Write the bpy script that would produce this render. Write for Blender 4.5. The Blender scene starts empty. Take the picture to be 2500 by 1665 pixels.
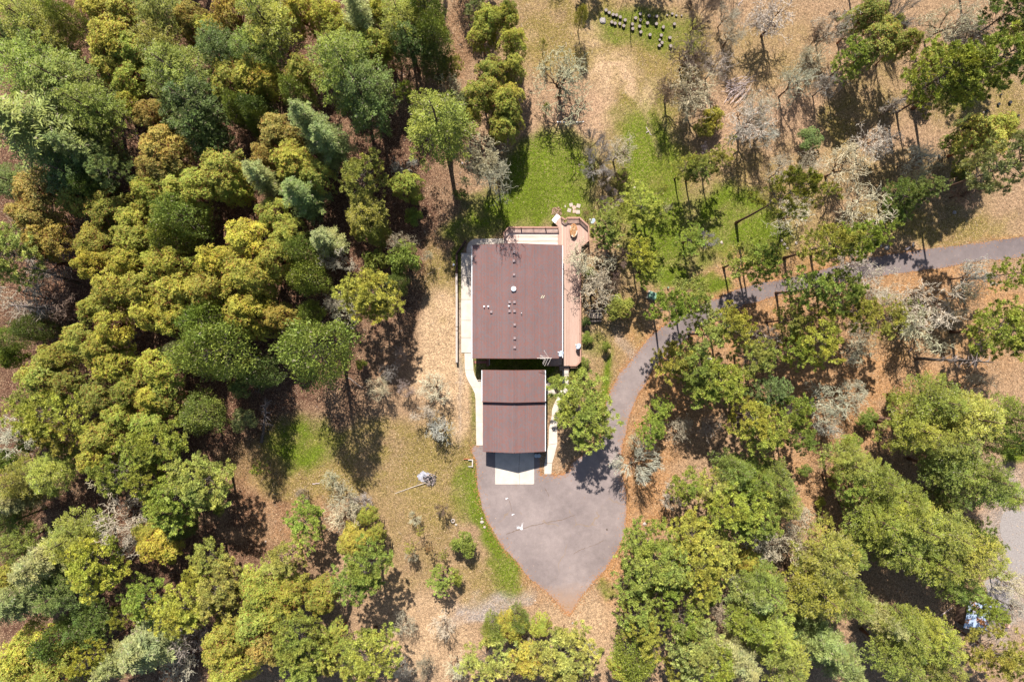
import bpy, bmesh, math, random
import numpy as np
from mathutils import Vector, Matrix

# ------------------------------------------------------------------ camera, sky, sun, exposure
SC = bpy.context.scene
COL = SC.collection
cam_d = bpy.data.cameras.new("camera"); cam = bpy.data.objects.new("camera", cam_d); COL.objects.link(cam)
cam.location = (0, 0, 100); cam.rotation_euler = (0, 0, 0)
cam_d.sensor_width = 36; cam_d.lens = 18 / 0.69444; cam_d.clip_start = 1; cam_d.clip_end = 3000
SC.camera = cam
SUN_EL = math.radians(51); SX = 0.15
world = bpy.data.worlds.new("World"); SC.world = world; world.use_nodes = True
wn = world.node_tree
sky = wn.nodes.new('ShaderNodeTexSky'); sky.sky_type = 'NISHITA'; sky.sun_disc = False
sky.sun_elevation = SUN_EL; sky.sun_rotation = -math.atan(SX)
wn.links.new(sky.outputs[0], wn.nodes['Background'].inputs[0]); wn.nodes['Background'].inputs[1].default_value = 0.075
sun_d = bpy.data.lights.new("sun", 'SUN'); sun = bpy.data.objects.new("sun", sun_d); COL.objects.link(sun)
sun_d.energy = 5.0; sun_d.angle = math.radians(0.5); sun_d.color = (1.0, 0.94, 0.86)
_h = math.cos(SUN_EL) / math.hypot(1, SX)
sun.rotation_euler = Vector((SX * _h, -_h, -math.sin(SUN_EL))).to_track_quat('-Z', 'Y').to_euler()
SC.view_settings.view_transform = 'Standard'; SC.view_settings.look = 'None'
SC.view_settings.exposure = 1.1; SC.view_settings.gamma = 1.0
SC.cycles.max_bounces = 6; SC.cycles.diffuse_bounces = 3; SC.cycles.transmission_bounces = 3

# ------------------------------------------------------------------ helpers
PX, CX, CY = 18.0, 1250.0, 832.5
def W(px, py, z=0.0):
    f = (1 - z / 100.0) / PX
    return ((px - CX) * f, (CY - py) * f)
TILES = dict(A=(0, 0), B=(600, 0), C=(1230, 0), D=(1850, 0), E=(0, 550), F=(600, 550), G=(1230, 550), H=(1850, 550),
             I=(0, 1105), J=(600, 1105), K=(1230, 1105), L=(1850, 1105))
def tp(t, u, v): return TILES[t][0] + u / 2.8, TILES[t][1] + v / 2.8

def mesh_obj(name, verts, faces, mats, parent=None, origin=(0, 0, 0), fmat=None, smooth=False):
    me = bpy.data.meshes.new(name)
    ox, oy, oz = origin
    me.from_pydata([(v[0] - ox, v[1] - oy, v[2] - oz) for v in verts], [], faces)
    for m in (mats if isinstance(mats, (list, tuple)) else [mats]): me.materials.append(m)
    if fmat is not None: me.polygons.foreach_set('material_index', fmat)
    if smooth: me.polygons.foreach_set('use_smooth', [True] * len(faces))
    me.update()
    o = bpy.data.objects.new(name, me); COL.objects.link(o)
    if parent: o.parent = parent
    else: o.location = origin
    return o
def tag(o, label, cat, group=None):
    o['label'] = label; o['category'] = cat
    if group: o['group'] = group
    return o
def thing(name, label, cat, loc, group=None):
    o = bpy.data.objects.new(name, None); COL.objects.link(o); o.location = loc
    o.empty_display_size = 0.3
    return tag(o, label, cat, group)
def structure(o): o['kind'] = 'structure'; return o
def stuff(o): o['kind'] = 'stuff'; return o

class G:                                    # small geometry collector
    def __init__(s): s.v = []; s.f = []; s.m = []
    def add(s, v, f, m=0):
        b = len(s.v); s.v += [tuple(q) for q in v]; s.f += [tuple(i + b for i in q) for q in f]; s.m += [m] * len(f); return s
    def box(s, x0, x1, y0, y1, z0, z1, m=0):
        v = [(x0, y0, z0), (x1, y0, z0), (x1, y1, z0), (x0, y1, z0), (x0, y0, z1), (x1, y0, z1), (x1, y1, z1), (x0, y1, z1)]
        return s.add(v, [(3, 2, 1, 0), (4, 5, 6, 7), (0, 1, 5, 4), (1, 2, 6, 5), (2, 3, 7, 6), (3, 0, 4, 7)], m)
    def beam(s, a, b, w, h, m=0):           # rectangular bar between two points
        a = Vector(a); b = Vector(b); d = (b - a).normalized()
        up = Vector((0, 0, 1)) if abs(d.z) < .95 else Vector((0, 1, 0))
        sd = d.cross(up).normalized() * (w / 2); u = sd.cross(d).normalized() * (h / 2)
        v = [a - sd - u, a + sd - u, a + sd + u, a - sd + u, b - sd - u, b + sd - u, b + sd + u, b - sd + u]
        return s.add(v, [(3, 2, 1, 0), (4, 5, 6, 7), (0, 1, 5, 4), (1, 2, 6, 5), (2, 3, 7, 6), (3, 0, 4, 7)], m)
    def tube(s, pts, rad, n=8, m=0, cap=True):
        rings = []
        P = [Vector(p) for p in pts]
        if not hasattr(rad, '__len__'): rad = [rad] * len(P)
        for i, p in enumerate(P):
            d = (P[min(i + 1, len(P) - 1)] - P[max(i - 1, 0)]).normalized()
            up = Vector((0, 0, 1)) if abs(d.z) < .9 else Vector((1, 0, 0))
            a = d.cross(up).normalized(); b = d.cross(a)
            rings.append([p + (a * math.cos(2 * math.pi * k / n) + b * math.sin(2 * math.pi * k / n)) * rad[i] for k in range(n)])
        v = [q for r in rings for q in r]; f = []
        for i in range(len(P) - 1):
            for k in range(n):
                k2 = (k + 1) % n
                f.append((i * n + k, i * n + k2, (i + 1) * n + k2, (i + 1) * n + k))
        if cap: f.append(tuple(range(n))[::-1]); f.append(tuple((len(P) - 1) * n + k for k in range(n)))
        return s.add(v, f, m)
    def prism(s, poly, z0, z1, m=0):
        n = len(poly)
        ar = sum(poly[i][0] * poly[(i + 1) % n][1] - poly[(i + 1) % n][0] * poly[i][1] for i in range(n))
        if ar < 0: poly = poly[::-1]
        v = [(x, y, z0) for x, y in poly] + [(x, y, z1) for x, y in poly]
        f = [tuple(range(n - 1, -1, -1)), tuple(range(n, 2 * n))] + [(i, (i + 1) % n, n + (i + 1) % n, n + i) for i in range(n)]
        return s.add(v, f, m)
    def obj(s, name, mats, parent=None, origin=None, smooth=False):
        if origin is None: origin = tuple(parent.location) if parent and parent.parent is None else (tuple(parent.parent.location) if parent else (0, 0, 0))
        return mesh_obj(name, s.v, s.f, mats, parent, origin, s.m, smooth)

# ------------------------------------------------------------------ materials
def mat(name, col=(.5, .5, .5), rough=.8, noise=0.0, scale=2.0, spec=.2, bump=0.0, metal=0.0, col2=None):
    m = bpy.data.materials.new(name); m.use_nodes = True; t = m.node_tree; b = t.nodes['Principled BSDF']
    b.inputs['Roughness'].default_value = rough; b.inputs['Specular IOR Level'].default_value = spec
    b.inputs['Metallic'].default_value = metal
    c2 = col2 or tuple(c * (1 - noise) for c in col)
    tc = t.nodes.new('ShaderNodeTexCoord'); nz = t.nodes.new('ShaderNodeTexNoise'); nz.inputs['Scale'].default_value = scale
    nz.inputs['Detail'].default_value = 6; nz.inputs['Roughness'].default_value = .65
    t.links.new(tc.outputs['Object'], nz.inputs['Vector'])
    r = t.nodes.new('ShaderNodeMapRange'); r.inputs[1].default_value = .33; r.inputs[2].default_value = .67
    t.links.new(nz.outputs[0], r.inputs[0])
    mx = t.nodes.new('ShaderNodeMix'); mx.data_type = 'RGBA'
    mx.inputs[6].default_value = (*col, 1); mx.inputs[7].default_value = (*c2, 1)
    t.links.new(r.outputs[0], mx.inputs[0]); t.links.new(mx.outputs[2], b.inputs['Base Color'])
    if bump:
        bp = t.nodes.new('ShaderNodeBump'); bp.inputs['Strength'].default_value = bump; bp.inputs['Distance'].default_value = .05
        t.links.new(nz.outputs[0], bp.inputs['Height']); t.links.new(bp.outputs[0], b.inputs['Normal'])
    return m

def N(t, typ, **kw):
    n = t.nodes.new(typ)
    for k, v in kw.items(): setattr(n, k, v)
    return n
def M_(t, op, a, b=None, clamp=False):
    n = t.nodes.new('ShaderNodeMath'); n.operation = op; n.use_clamp = clamp
    for i, x in enumerate([a, b]):
        if x is None: continue
        if isinstance(x, (int, float)): n.inputs[i].default_value = x
        else: t.links.new(x, n.inputs[i])
    return n.outputs[0]
def MIX(t, f, a, b, blend='MIX'):
    n = t.nodes.new('ShaderNodeMix'); n.data_type = 'RGBA'; n.blend_type = blend
    for i, x in ((0, f), (6, a), (7, b)):
        if isinstance(x, (int, float)): n.inputs[i].default_value = x
        elif isinstance(x, tuple): n.inputs[i].default_value = (*x, 1)
        else: t.links.new(x, n.inputs[i])
    return n.outputs[2]
def NOISE(t, vec, scale, detail=4, rough=.6):
    n = t.nodes.new('ShaderNodeTexNoise'); n.inputs['Scale'].default_value = scale; n.inputs['Detail'].default_value = detail
    n.inputs['Roughness'].default_value = rough; t.links.new(vec, n.inputs['Vector']); return n.outputs[0]
def RANGE(t, v, a, b, c=0.0, d=1.0):
    n = t.nodes.new('ShaderNodeMapRange')
    for i, x in enumerate((a, b, c, d)): n.inputs[i + 1].default_value = x
    t.links.new(v, n.inputs[0]); return n.outputs[0]

def foliage_mat(name, accent, acc_amt, transl=.3):
    m = bpy.data.materials.new(name); m.use_nodes = True; t = m.node_tree; t.nodes.remove(t.nodes['Principled BSDF'])
    oi = N(t, 'ShaderNodeObjectInfo'); at = N(t, 'ShaderNodeAttribute', attribute_name='tone'); tc = N(t, 'ShaderNodeTexCoord')
    geo = N(t, 'ShaderNodeNewGeometry')
    big = NOISE(t, geo.outputs['Position'], .55, 3)
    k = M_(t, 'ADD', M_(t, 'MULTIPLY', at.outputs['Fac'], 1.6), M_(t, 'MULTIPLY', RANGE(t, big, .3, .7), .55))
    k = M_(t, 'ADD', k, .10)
    base = MIX(t, 1.0, oi.outputs['Color'], (1, 1, 1), 'MULTIPLY')
    vm = N(t, 'ShaderNodeVectorMath', operation='SCALE'); t.links.new(base, vm.inputs[0]); t.links.new(k, vm.inputs['Scale'])
    wn_ = N(t, 'ShaderNodeTexWhiteNoise', noise_dimensions='1D'); t.links.new(M_(t, 'MULTIPLY', at.outputs['Fac'], 9173.3), wn_.inputs['W'])
    col = MIX(t, M_(t, 'LESS_THAN', wn_.outputs['Value'], acc_amt), vm.outputs[0], accent)
    # yellower clumps against bluer ones
    hue = RANGE(t, NOISE(t, geo.outputs['Position'], .23, 2), .35, .65)
    col = MIX(t, M_(t, 'MULTIPLY', hue, .4), col, MIX(t, 1.0, col, (1.3, .95, .6), 'MULTIPLY'))
    hue2 = RANGE(t, NOISE(t, geo.outputs['Position'], .9, 3), .5, .7)
    col = MIX(t, M_(t, 'MULTIPLY', hue2, .5), col, MIX(t, 1.0, col, (.55, .78, .8), 'MULTIPLY'))
    d = N(t, 'ShaderNodeBsdfPrincipled'); d.inputs['Roughness'].default_value = .55; d.inputs['Specular IOR Level'].default_value = .25
    t.links.new(col, d.inputs['Base Color'])
    tr = N(t, 'ShaderNodeBsdfTranslucent'); t.links.new(MIX(t, 1.0, col, (1.3, 1.35, .6), 'MULTIPLY'), tr.inputs[0])
    mx = N(t, 'ShaderNodeMixShader'); mx.inputs[0].default_value = transl
    t.links.new(d.outputs[0], mx.inputs[1]); t.links.new(tr.outputs[0], mx.inputs[2])
    t.links.new(mx.outputs[0], t.nodes['Material Output'].inputs[0])
    return m
def twig_mat(name):
    m = bpy.data.materials.new(name); m.use_nodes = True; t = m.node_tree; b = t.nodes['Principled BSDF']
    b.inputs['Roughness'].default_value = .9; b.inputs['Specular IOR Level'].default_value = .1
    oi = N(t, 'ShaderNodeObjectInfo'); geo = N(t, 'ShaderNodeNewGeometry')
    n = RANGE(t, NOISE(t, geo.outputs['Position'], 3.0, 4), .3, .7, .55, 1.25)
    vm = N(t, 'ShaderNodeVectorMath', operation='SCALE'); t.links.new(oi.outputs['Color'], vm.inputs[0]); t.links.new(n, vm.inputs['Scale'])
    t.links.new(vm.outputs[0], b.inputs['Base Color']); return m

MAT = {}
MAT['needle'] = foliage_mat('needles', (.16, .09, .03), .03, .22)
MAT['firneedle'] = foliage_mat('fir_sprays', (.26, .235, .165), .035, .18)
MAT['leaf'] = foliage_mat('broad_leaves', (.32, .15, .045), .09, .25)
MAT['shrubleaf'] = foliage_mat('shrub_leaves', (.12, .16, .03), .05, .22)
MAT['lichen'] = twig_mat('lichen_twigs')
MAT['bark'] = mat('bark', (.17, .10, .068), .95, .6, 5, .1, .6)
MAT['barkred'] = mat('red_bark', (.26, .10, .045), .8, .5, 3, .2, .3)
MAT['barkgrey'] = mat('grey_bark', (.14, .115, .10), .95, .6, 6, .1, .5)
MAT['deadwood'] = mat('dead_wood', (.34, .28, .25), .95, .5, 5, .1, .5)

# ------------------------------------------------------------------ setting: ground with painted-in soil zones
rng = np.random.default_rng(5)
def value_noise(x, y, cell, seed):
    r = np.random.default_rng(seed); g = r.random((256, 256))
    u = x / cell; v = y / cell; i = np.floor(u).astype(int); j = np.floor(v).astype(int); fu = u - i; fv = v - j
    fu = fu * fu * (3 - 2 * fu); fv = fv * fv * (3 - 2 * fv)
    a = g[i % 256, j % 256]; b = g[(i + 1) % 256, j % 256]; c = g[i % 256, (j + 1) % 256]; d = g[(i + 1) % 256, (j + 1) % 256]
    return (a * (1 - fu) + b * fu) * (1 - fv) + (c * (1 - fu) + d * fu) * fv
def fbm(x, y, cell, seed, oct=4):
    s = 0; a = 1; tot = 0
    for k in range(oct): s = s + a * value_noise(x + 31.7 * k, y + 17.1 * k, cell / 2 ** k, seed + k); tot += a; a *= .6
    return s / tot
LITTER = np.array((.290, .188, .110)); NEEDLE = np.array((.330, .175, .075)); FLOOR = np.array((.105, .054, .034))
OLIVE = np.array((.200, .150, .048)); GRASS = np.array((.105, .142, .011)); SAND = np.array((.430, .295, .175))
GRAVEL = np.array((.290, .240, .205)); DIRT = np.array((.190, .110, .060)); PINK = np.array((.345, .220, .140))
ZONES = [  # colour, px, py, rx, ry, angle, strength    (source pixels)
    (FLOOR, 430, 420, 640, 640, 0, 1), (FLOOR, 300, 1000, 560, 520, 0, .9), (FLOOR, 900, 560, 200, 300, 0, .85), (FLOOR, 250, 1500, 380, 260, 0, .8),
    (PINK, 1430, 250, 130, 110, 0, .6), (PINK, 1860, 300, 170, 230, 0, .55), (PINK, 2150, 380, 150, 100, 0, .5),
    (LITTER, 2000, 1000, 700, 700, 0, .35), (NEEDLE, 2000, 850, 480, 230, 0, .6), (NEEDLE, 1600, 1050, 75, 200, .2, .85), (NEEDLE, 1545, 1330, 70, 190, .3, .75),
    (NEEDLE, 2330, 690, 220, 45, .1, .6), (NEEDLE, 1900, 640, 160, 22, .2, .8), (NEEDLE, 2300, 575, 230, 16, .1, .7), (NEEDLE, 1560, 820, 25, 70, -.6, .7),
    (NEEDLE, 1280, 1420, 60, 70, .5, .4), (NEEDLE, 700, 1230, 120, 120, 0, .3), (NEEDLE, 2100, 1200, 300, 160, 0, .5),
    (OLIVE, 1370, 60, 150, 120, 0, .9), (OLIVE, 1560, 120, 180, 100, 0, .8), (OLIVE, 1590, 330, 105, 280, 0, .85), (OLIVE, 1560, 480, 80, 130, 0, .8),
    (OLIVE, 860, 1130, 290, 95, -.05, .85), (OLIVE, 1080, 1160, 90, 150, 0, .8), (OLIVE, 980, 1320, 120, 130, 0, .45), (OLIVE, 1230, 1420, 60, 70, .4, .7),
    (OLIVE, 1450, 980, 60, 130, .15, .7), (OLIVE, 1330, 680, 300, 60, 0, .4), (OLIVE, 1500, 780, 80, 90, 0, .5), (OLIVE, 2060, 310, 65, 80, 0, .85),
    (OLIVE, 2400, 260, 150, 75, 0, .85), (OLIVE, 2280, 550, 200, 50, .1, .75), (OLIVE, 1950, 570, 80, 80, 0, .7), (OLIVE, 1075, 710, 35, 110, 0, .75),
    (OLIVE, 1850, 450, 150, 110, 0, .55), (OLIVE, 2130, 220, 90, 90, 0, .5), (OLIVE, 1900, 130, 110, 100, 0, .4), (OLIVE, 2250, 450, 160, 80, 0, .5), (OLIVE, 2250, 800, 120, 70, 0, .3),
    (SAND, 1515, 178, 34, 12, .6, 1), (SAND, 1540, 200, 12, 30, -.5, .9), (SAND, 1475, 205, 10, 12, 0, 1), (SAND, 1480, 180, 30, 10, -.4, .8), (SAND, 1600, 245, 9, 26, .5, 1), (SAND, 1515, 175, 60, 40, .3, .5), (SAND, 1470, 205, 40, 26, 0, .55), (SAND, 1585, 235, 22, 45, .4, .6), (SAND, 1450, 90, 60, 30, 0, .45), (SAND, 1455, 270, 30, 60, .2, .35),
    (SAND, 1080, 820, 55, 110, 0, 1), (SAND, 1075, 930, 60, 60, 0, .6), (SAND, 1400, 1530, 110, 70, 0, .35), (SAND, 1000, 1580, 120, 60, 0, .4), (OLIVE, 2150, 560, 120, 40, 0, .6), (OLIVE, 2000, 430, 140, 60, 0, .35), (SAND, 1420, 830, 40, 60, 0, .35), (OLIVE, 1800, 150, 150, 60, 0, .35), (SAND, 1105, 930, 38, 60, .2, .85), (SAND, 1130, 1010, 22, 70, .2, .7), (SAND, 1030, 1500, 110, 60, 0, .55),
    (SAND, 1080, 1600, 110, 70, 0, .6), (SAND, 1440, 1560, 80, 90, 0, .35), (SAND, 1270, 90, 25, 20, 0, .3),
    (DIRT, 1122, 90, 34, 140, .0, .95), (GRAVEL, 1190, 1475, 95, 34, -.25, 1), (GRAVEL, 1235, 1460, 40, 22, 0, .6), (GRAVEL, 2475, 1330, 75, 170, -.15, .95),
    (GRAVEL, 2440, 1500, 60, 70, .2, .7), (GRAVEL, 1123, 850, 6, 190, 0, .6), (GRAVEL, 1530, 850, 14, 60, -.6, .4),
    (GRASS, 1335, 440, 120, 90, 0, 1), (GRASS, 1250, 520, 120, 55, 0, 1), (GRASS, 1400, 510, 70, 50, 0, .8), (GRASS, 1320, 380, 80, 60, 0, .6),
    (GRASS, 1560, 370, 45, 75, .1, .7), (GRASS, 1635, 400, 14, 100, 0, .6), (GRASS, 1630, 620, 62, 90, 0, 1), (GRASS, 1780, 530, 105, 80, 0, .95), (GRASS, 1690, 692, 110, 22, .05, .9),
    (GRASS, 1610, 520, 60, 60, 0, .8), (GRASS, 1880, 590, 60, 50, 0, .8), (GRASS, 1570, 70, 110, 42, .1, .75), (GRASS, 1640, 110, 60, 30, 0, .6),
    (GRASS, 1178, 1240, 30, 100, -.2, 1), (GRASS, 1225, 1350, 30, 70, -.55, .95), (GRASS, 1140, 1170, 25, 30, 0, .7), (GRASS, 1245, 1400, 50, 40, 0, .6),
    (GRASS, 740, 1075, 80, 60, .3, .8), (GRASS, 1265, 890, 115, 40, 0, 1), (GRASS, 1405, 935, 22, 50, 0, .85), (GRASS, 1478, 950, 10, 90, .12, .9), (GRASS, 1450, 840, 40, 30, 0, .4),
    (GRASS, 1345, 980, 18, 30, 0, .5), (GRASS, 1158, 960, 10, 130, 0, .5), (GRASS, 1122, 640, 12, 90, 0, .7), (GRASS, 1340, 1300, 1, 1, 0, 0), (GRASS, 2485, 1110, 25, 30, 0, 1),
    (GRASS, 1480, 1438, 28, 18, 0, .8), (GRASS, 1570, 560, 30, 60, 0, .6), (GRASS, 2120, 600, 90, 20, 0, .3), (GRASS, 1590, 420, 75, 190, .05, .65), (GRASS, 1150, 1220, 45, 60, 0, .5), (GRASS, 1230, 1410, 50, 35, .5, .5), (OLIVE, 1160, 1400, 60, 60, 0, .6), (GRASS, 1560, 620, 50, 60, 0, .5), (GRASS, 1540, 330, 70, 90, 0, .35), (GRASS, 1680, 600, 120, 60, 0, .6), (GRASS, 1400, 440, 60, 90, 0, .6), (GRASS, 1360, 350, 90, 30, 0, .4), (GRASS, 1150, 560, 60, 30, 0, .6), (GRASS, 2330, 250, 60, 30, 0, .4),
]
def axis(lo, hi, step, far):
    a = list(np.arange(lo, hi + 1e-6, step)); s = step; x = hi; up = []
    while x < far: s *= 1.35; x += s; up.append(x)
    s = step; x = lo; dn = []
    while x > -far: s *= 1.35; x -= s; dn.append(x)
    return np.array(dn[::-1] + a + up)
gx = axis(-74, 74, .34, 900); gy = axis(-50, 50, .34, 900)
XX, YY = np.meshgrid(gx, gy, indexing='ij'); X = XX.ravel(); Y = YY.ravel()
px = X * PX + CX; py = CY - Y * PX
wx = (fbm(X, Y, 6, 11) - .5) * 70 + (fbm(X, Y, 1.6, 21) - .5) * 36; wy = (fbm(X, Y, 6, 31) - .5) * 70 + (fbm(X, Y, 1.6, 41) - .5) * 36
near = np.clip((np.hypot(px - 1270, py - 900) - 150) / 250, .18, 1)
colr = np.tile(LITTER, (len(X), 1)); grassw = np.zeros(len(X))
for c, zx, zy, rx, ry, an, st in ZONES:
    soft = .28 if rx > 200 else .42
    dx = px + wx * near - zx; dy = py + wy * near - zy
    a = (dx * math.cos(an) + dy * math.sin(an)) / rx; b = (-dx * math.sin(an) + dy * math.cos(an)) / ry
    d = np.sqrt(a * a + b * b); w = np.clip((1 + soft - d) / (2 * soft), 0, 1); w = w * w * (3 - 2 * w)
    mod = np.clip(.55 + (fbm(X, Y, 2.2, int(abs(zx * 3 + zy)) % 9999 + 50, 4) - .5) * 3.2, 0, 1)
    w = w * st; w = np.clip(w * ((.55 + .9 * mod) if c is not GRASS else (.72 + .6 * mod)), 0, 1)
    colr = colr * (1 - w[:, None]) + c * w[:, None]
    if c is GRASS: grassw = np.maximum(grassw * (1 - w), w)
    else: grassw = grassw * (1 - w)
shade = .86 + .28 * fbm(X, Y, 3.5, 77); colr = colr * shade[:, None]
# faint wheel tracks through the top clearing
for (ax, ay), (bx, by) in (((1540, 180), (1612, 380)), ((1565, 175), (1640, 340)), ((1300, 340), (1320, 230))):
    tt = np.clip(((px - ax) * (bx - ax) + (py - ay) * (by - ay)) / ((bx - ax) ** 2 + (by - ay) ** 2), 0, 1)
    dd = np.hypot(px - ax - tt * (bx - ax), py - ay - tt * (by - ay)); w = np.exp(-(dd / 5) ** 2) * .35
    colr = colr * (1 - w[:, None]) + SAND * .8 * w[:, None]
nx_, ny_ = len(gx), len(gy)
idx = np.arange(nx_ * ny_).reshape(nx_, ny_)
faces = np.stack([idx[:-1, :-1], idx[1:, :-1], idx[1:, 1:], idx[:-1, 1:]], -1).reshape(-1, 4)
def np_mesh(name, V, F, nper=4):
    me = bpy.data.meshes.new(name); me.vertices.add(len(V)); me.vertices.foreach_set('co', V.astype(np.float32).ravel())
    me.loops.add(F.size); me.loops.foreach_set('vertex_index', F.astype(np.int32).ravel())
    me.polygons.add(len(F)); me.polygons.foreach_set('loop_start', np.arange(0, F.size, nper, dtype=np.int32))
    me.update(calc_edges=True); return me
# the bare slope west of the garage is hummocky; the rest is nearly level
hum = np.exp(-(((px - 1085) / 60) ** 2 + ((py - 880) / 160) ** 2)) * (fbm(X, Y, 1.3, 301, 3) - .45) * .55
Z = np.maximum(hum, -.15) * (px < 1106)
me = np_mesh('ground', np.stack([X, Y, Z], -1), faces)
ca = me.color_attributes.new('zone', 'FLOAT_COLOR', 'POINT'); ca.data.foreach_set('color', np.column_stack([colr, grassw]).astype(np.float32).ravel())
gm = bpy.data.materials.new('forest_ground'); gm.use_nodes = True; t = gm.node_tree; b = t.nodes['Principled BSDF']
b.inputs['Roughness'].default_value = .95; b.inputs['Specular IOR Level'].default_value = .08
at = N(t, 'ShaderNodeAttribute', attribute_name='zone'); geo = N(t, 'ShaderNodeNewGeometry'); P = geo.outputs['Position']
vo = N(t, 'ShaderNodeTexVoronoi'); vo.inputs['Scale'].default_value = 8.0; t.links.new(P, vo.inputs['Vector'])
sep = N(t, 'ShaderNodeSeparateColor'); t.links.new(vo.outputs['Color'], sep.inputs[0])
vo2 = N(t, 'ShaderNodeTexVoronoi'); vo2.inputs['Scale'].default_value = 12.0; t.links.new(P, vo2.inputs['Vector'])
sep2 = N(t, 'ShaderNodeSeparateColor'); t.links.new(vo2.outputs['Color'], sep2.inputs[0])
f1 = RANGE(t, sep.outputs[0], 0, 1, .62, 1.25); f2 = RANGE(t, NOISE(t, P, 2.2, 5, .7), .3, .7, .62, 1.22); f3 = RANGE(t, NOISE(t, P, 11, 3, .7), .3, .7, .6, 1.3)
k = M_(t, 'MULTIPLY', M_(t, 'MULTIPLY', f1, f2), f3)
vm = N(t, 'ShaderNodeVectorMath', operation='SCALE'); t.links.new(at.outputs['Color'], vm.inputs[0]); t.links.new(k, vm.inputs['Scale'])
gw = at.outputs['Alpha']
leafmask = M_(t, 'MULTIPLY', M_(t, 'GREATER_THAN', sep2.outputs[1], .82), M_(t, 'SUBTRACT', 1.0, M_(t, 'MULTIPLY', gw, .75)))
c1 = MIX(t, M_(t, 'MULTIPLY', leafmask, .45), vm.outputs[0], (.42, .28, .17))
darkm = M_(t, 'MULTIPLY', M_(t, 'LESS_THAN', sep2.outputs[2], .24), .6)
c2 = MIX(t, darkm, c1, MIX(t, 1.0, vm.outputs[0], (.45, .45, .5), 'MULTIPLY'))
t.links.new(c2, b.inputs['Base Color'])
bp = N(t, 'ShaderNodeBump'); bp.inputs['Strength'].default_value = .7; bp.inputs['Distance'].default_value = .08
t.links.new(M_(t, 'ADD', NOISE(t, P, 6, 5, .7), M_(t, 'MULTIPLY', sep.outputs[1], .4)), bp.inputs['Height']); t.links.new(bp.outputs[0], b.inputs['Normal'])
me.materials.append(gm)
ground = bpy.data.objects.new('ground', me); COL.objects.link(ground); structure(ground)

# ------------------------------------------------------------------ driveway, gravel track
DRIVE = [(1163, 1085), (1162, 1130), (1166, 1185), (1179, 1248), (1207, 1301), (1240, 1348), (1284, 1398), (1341, 1453), (1364, 1478), (1388, 1497),
         (1412, 1468), (1444, 1426), (1472, 1392), (1502, 1348), (1524, 1300), (1531, 1250), (1528, 1200), (1519, 1150), (1518, 1110), (1523, 1080),
         (1534, 1025), (1551, 979), (1580, 925), (1616, 882), (1659, 843), (1705, 809), (1759, 775), (1809, 752), (1880, 730), (1957, 707), (2040, 694),
         (2100, 684), (2243, 661), (2368, 642), (2500, 626), (2660, 602), (2900, 560), (2894, 515), (2655, 555), (2475, 581), (2350, 597), (2225, 614), (2150, 626), (2064, 645), (1957, 671),
         (1880, 688), (1809, 707), (1730, 733), (1680, 757), (1626, 790), (1587, 822), (1544, 873), (1516, 909), (1491, 955), (1476, 996), (1472, 1040),
         (1462, 1075), (1440, 1098), (1404, 1128), (1384, 1154), (1360, 1160), (1320, 1160), (1318, 1085)]
def smooth_poly(P_, sub=6, jit=0.0, keep=()):
    out = []; n = len(P_); r = random.Random(3)
    for i in range(n):
        p0, p1, p2, p3 = [np.array(P_[(i + k) % n], float) for k in (-1, 0, 1, 2)]
        for s in range(sub):
            u = s / sub
            if i in keep: q = p1 * (1 - u) + p2 * u
            else: q = .5 * ((2 * p1) + (-p0 + p2) * u + (2 * p0 - 5 * p1 + 4 * p2 - p3) * u * u + (-p0 + 3 * p1 - 3 * p2 + p3) * u ** 3)
            out.append((q[0] + r.uniform(-jit, jit), q[1] + r.uniform(-jit, jit)))
    return out
def flat_poly(name, poly, z, m, thick=.02):
    bm = bmesh.new(); vs = [bm.verts.new((x, y, z)) for x, y in poly]; f = bm.faces.new(vs); f.normal_update()
    if f.normal.z < 0: f.normal_flip()
    bmesh.ops.triangulate(bm, faces=[f])
    me = bpy.data.meshes.new(name); bm.to_mesh(me); bm.free(); me.materials.append(m)
    o = bpy.data.objects.new(name, me); COL.objects.link(o); return structure(o)
am = bpy.data.materials.new('asphalt'); am.use_nodes = True; t = am.node_tree; b = t.nodes['Principled BSDF']
b.inputs['Roughness'].default_value = .85; b.inputs['Specular IOR Level'].default_value = .25
geo = N(t, 'ShaderNodeNewGeometry'); P = geo.outputs['Position']
big = RANGE(t, NOISE(t, P, .16, 5, .6), .35, .65); fine = RANGE(t, NOISE(t, P, 14, 3, .8), .3, .7, .86, 1.12); mid = RANGE(t, NOISE(t, P, 1.1, 6, .7), .3, .7, .86, 1.12)
c = MIX(t, big, (.160, .128, .122), (.225, .182, .170))
vm = N(t, 'ShaderNodeVectorMath', operation='SCALE'); t.links.new(c, vm.inputs[0]); t.links.new(M_(t, 'MULTIPLY', fine, mid), vm.inputs['Scale'])
# soil dust drifted over the south tip, hairline cracks, pale scuffs
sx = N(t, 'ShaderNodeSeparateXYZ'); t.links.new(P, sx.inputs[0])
tip = M_(t, 'MULTIPLY', RANGE(t, M_(t, 'ADD', sx.outputs[1], M_(t, 'MULTIPLY', NOISE(t, P, .8, 4), 3.0)), -31.0, -35.0), .8)
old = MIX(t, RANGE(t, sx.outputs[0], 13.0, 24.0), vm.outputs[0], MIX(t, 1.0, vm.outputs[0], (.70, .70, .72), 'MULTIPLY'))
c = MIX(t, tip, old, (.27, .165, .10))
vc = N(t, 'ShaderNodeTexVoronoi', feature='DISTANCE_TO_EDGE'); vc.inputs['Scale'].default_value = .11
wv = N(t, 'ShaderNodeVectorMath', operation='ADD'); nzc = N(t, 'ShaderNodeTexNoise'); nzc.inputs['Scale'].default_value = .7; t.links.new(P, nzc.inputs['Vector'])
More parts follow.
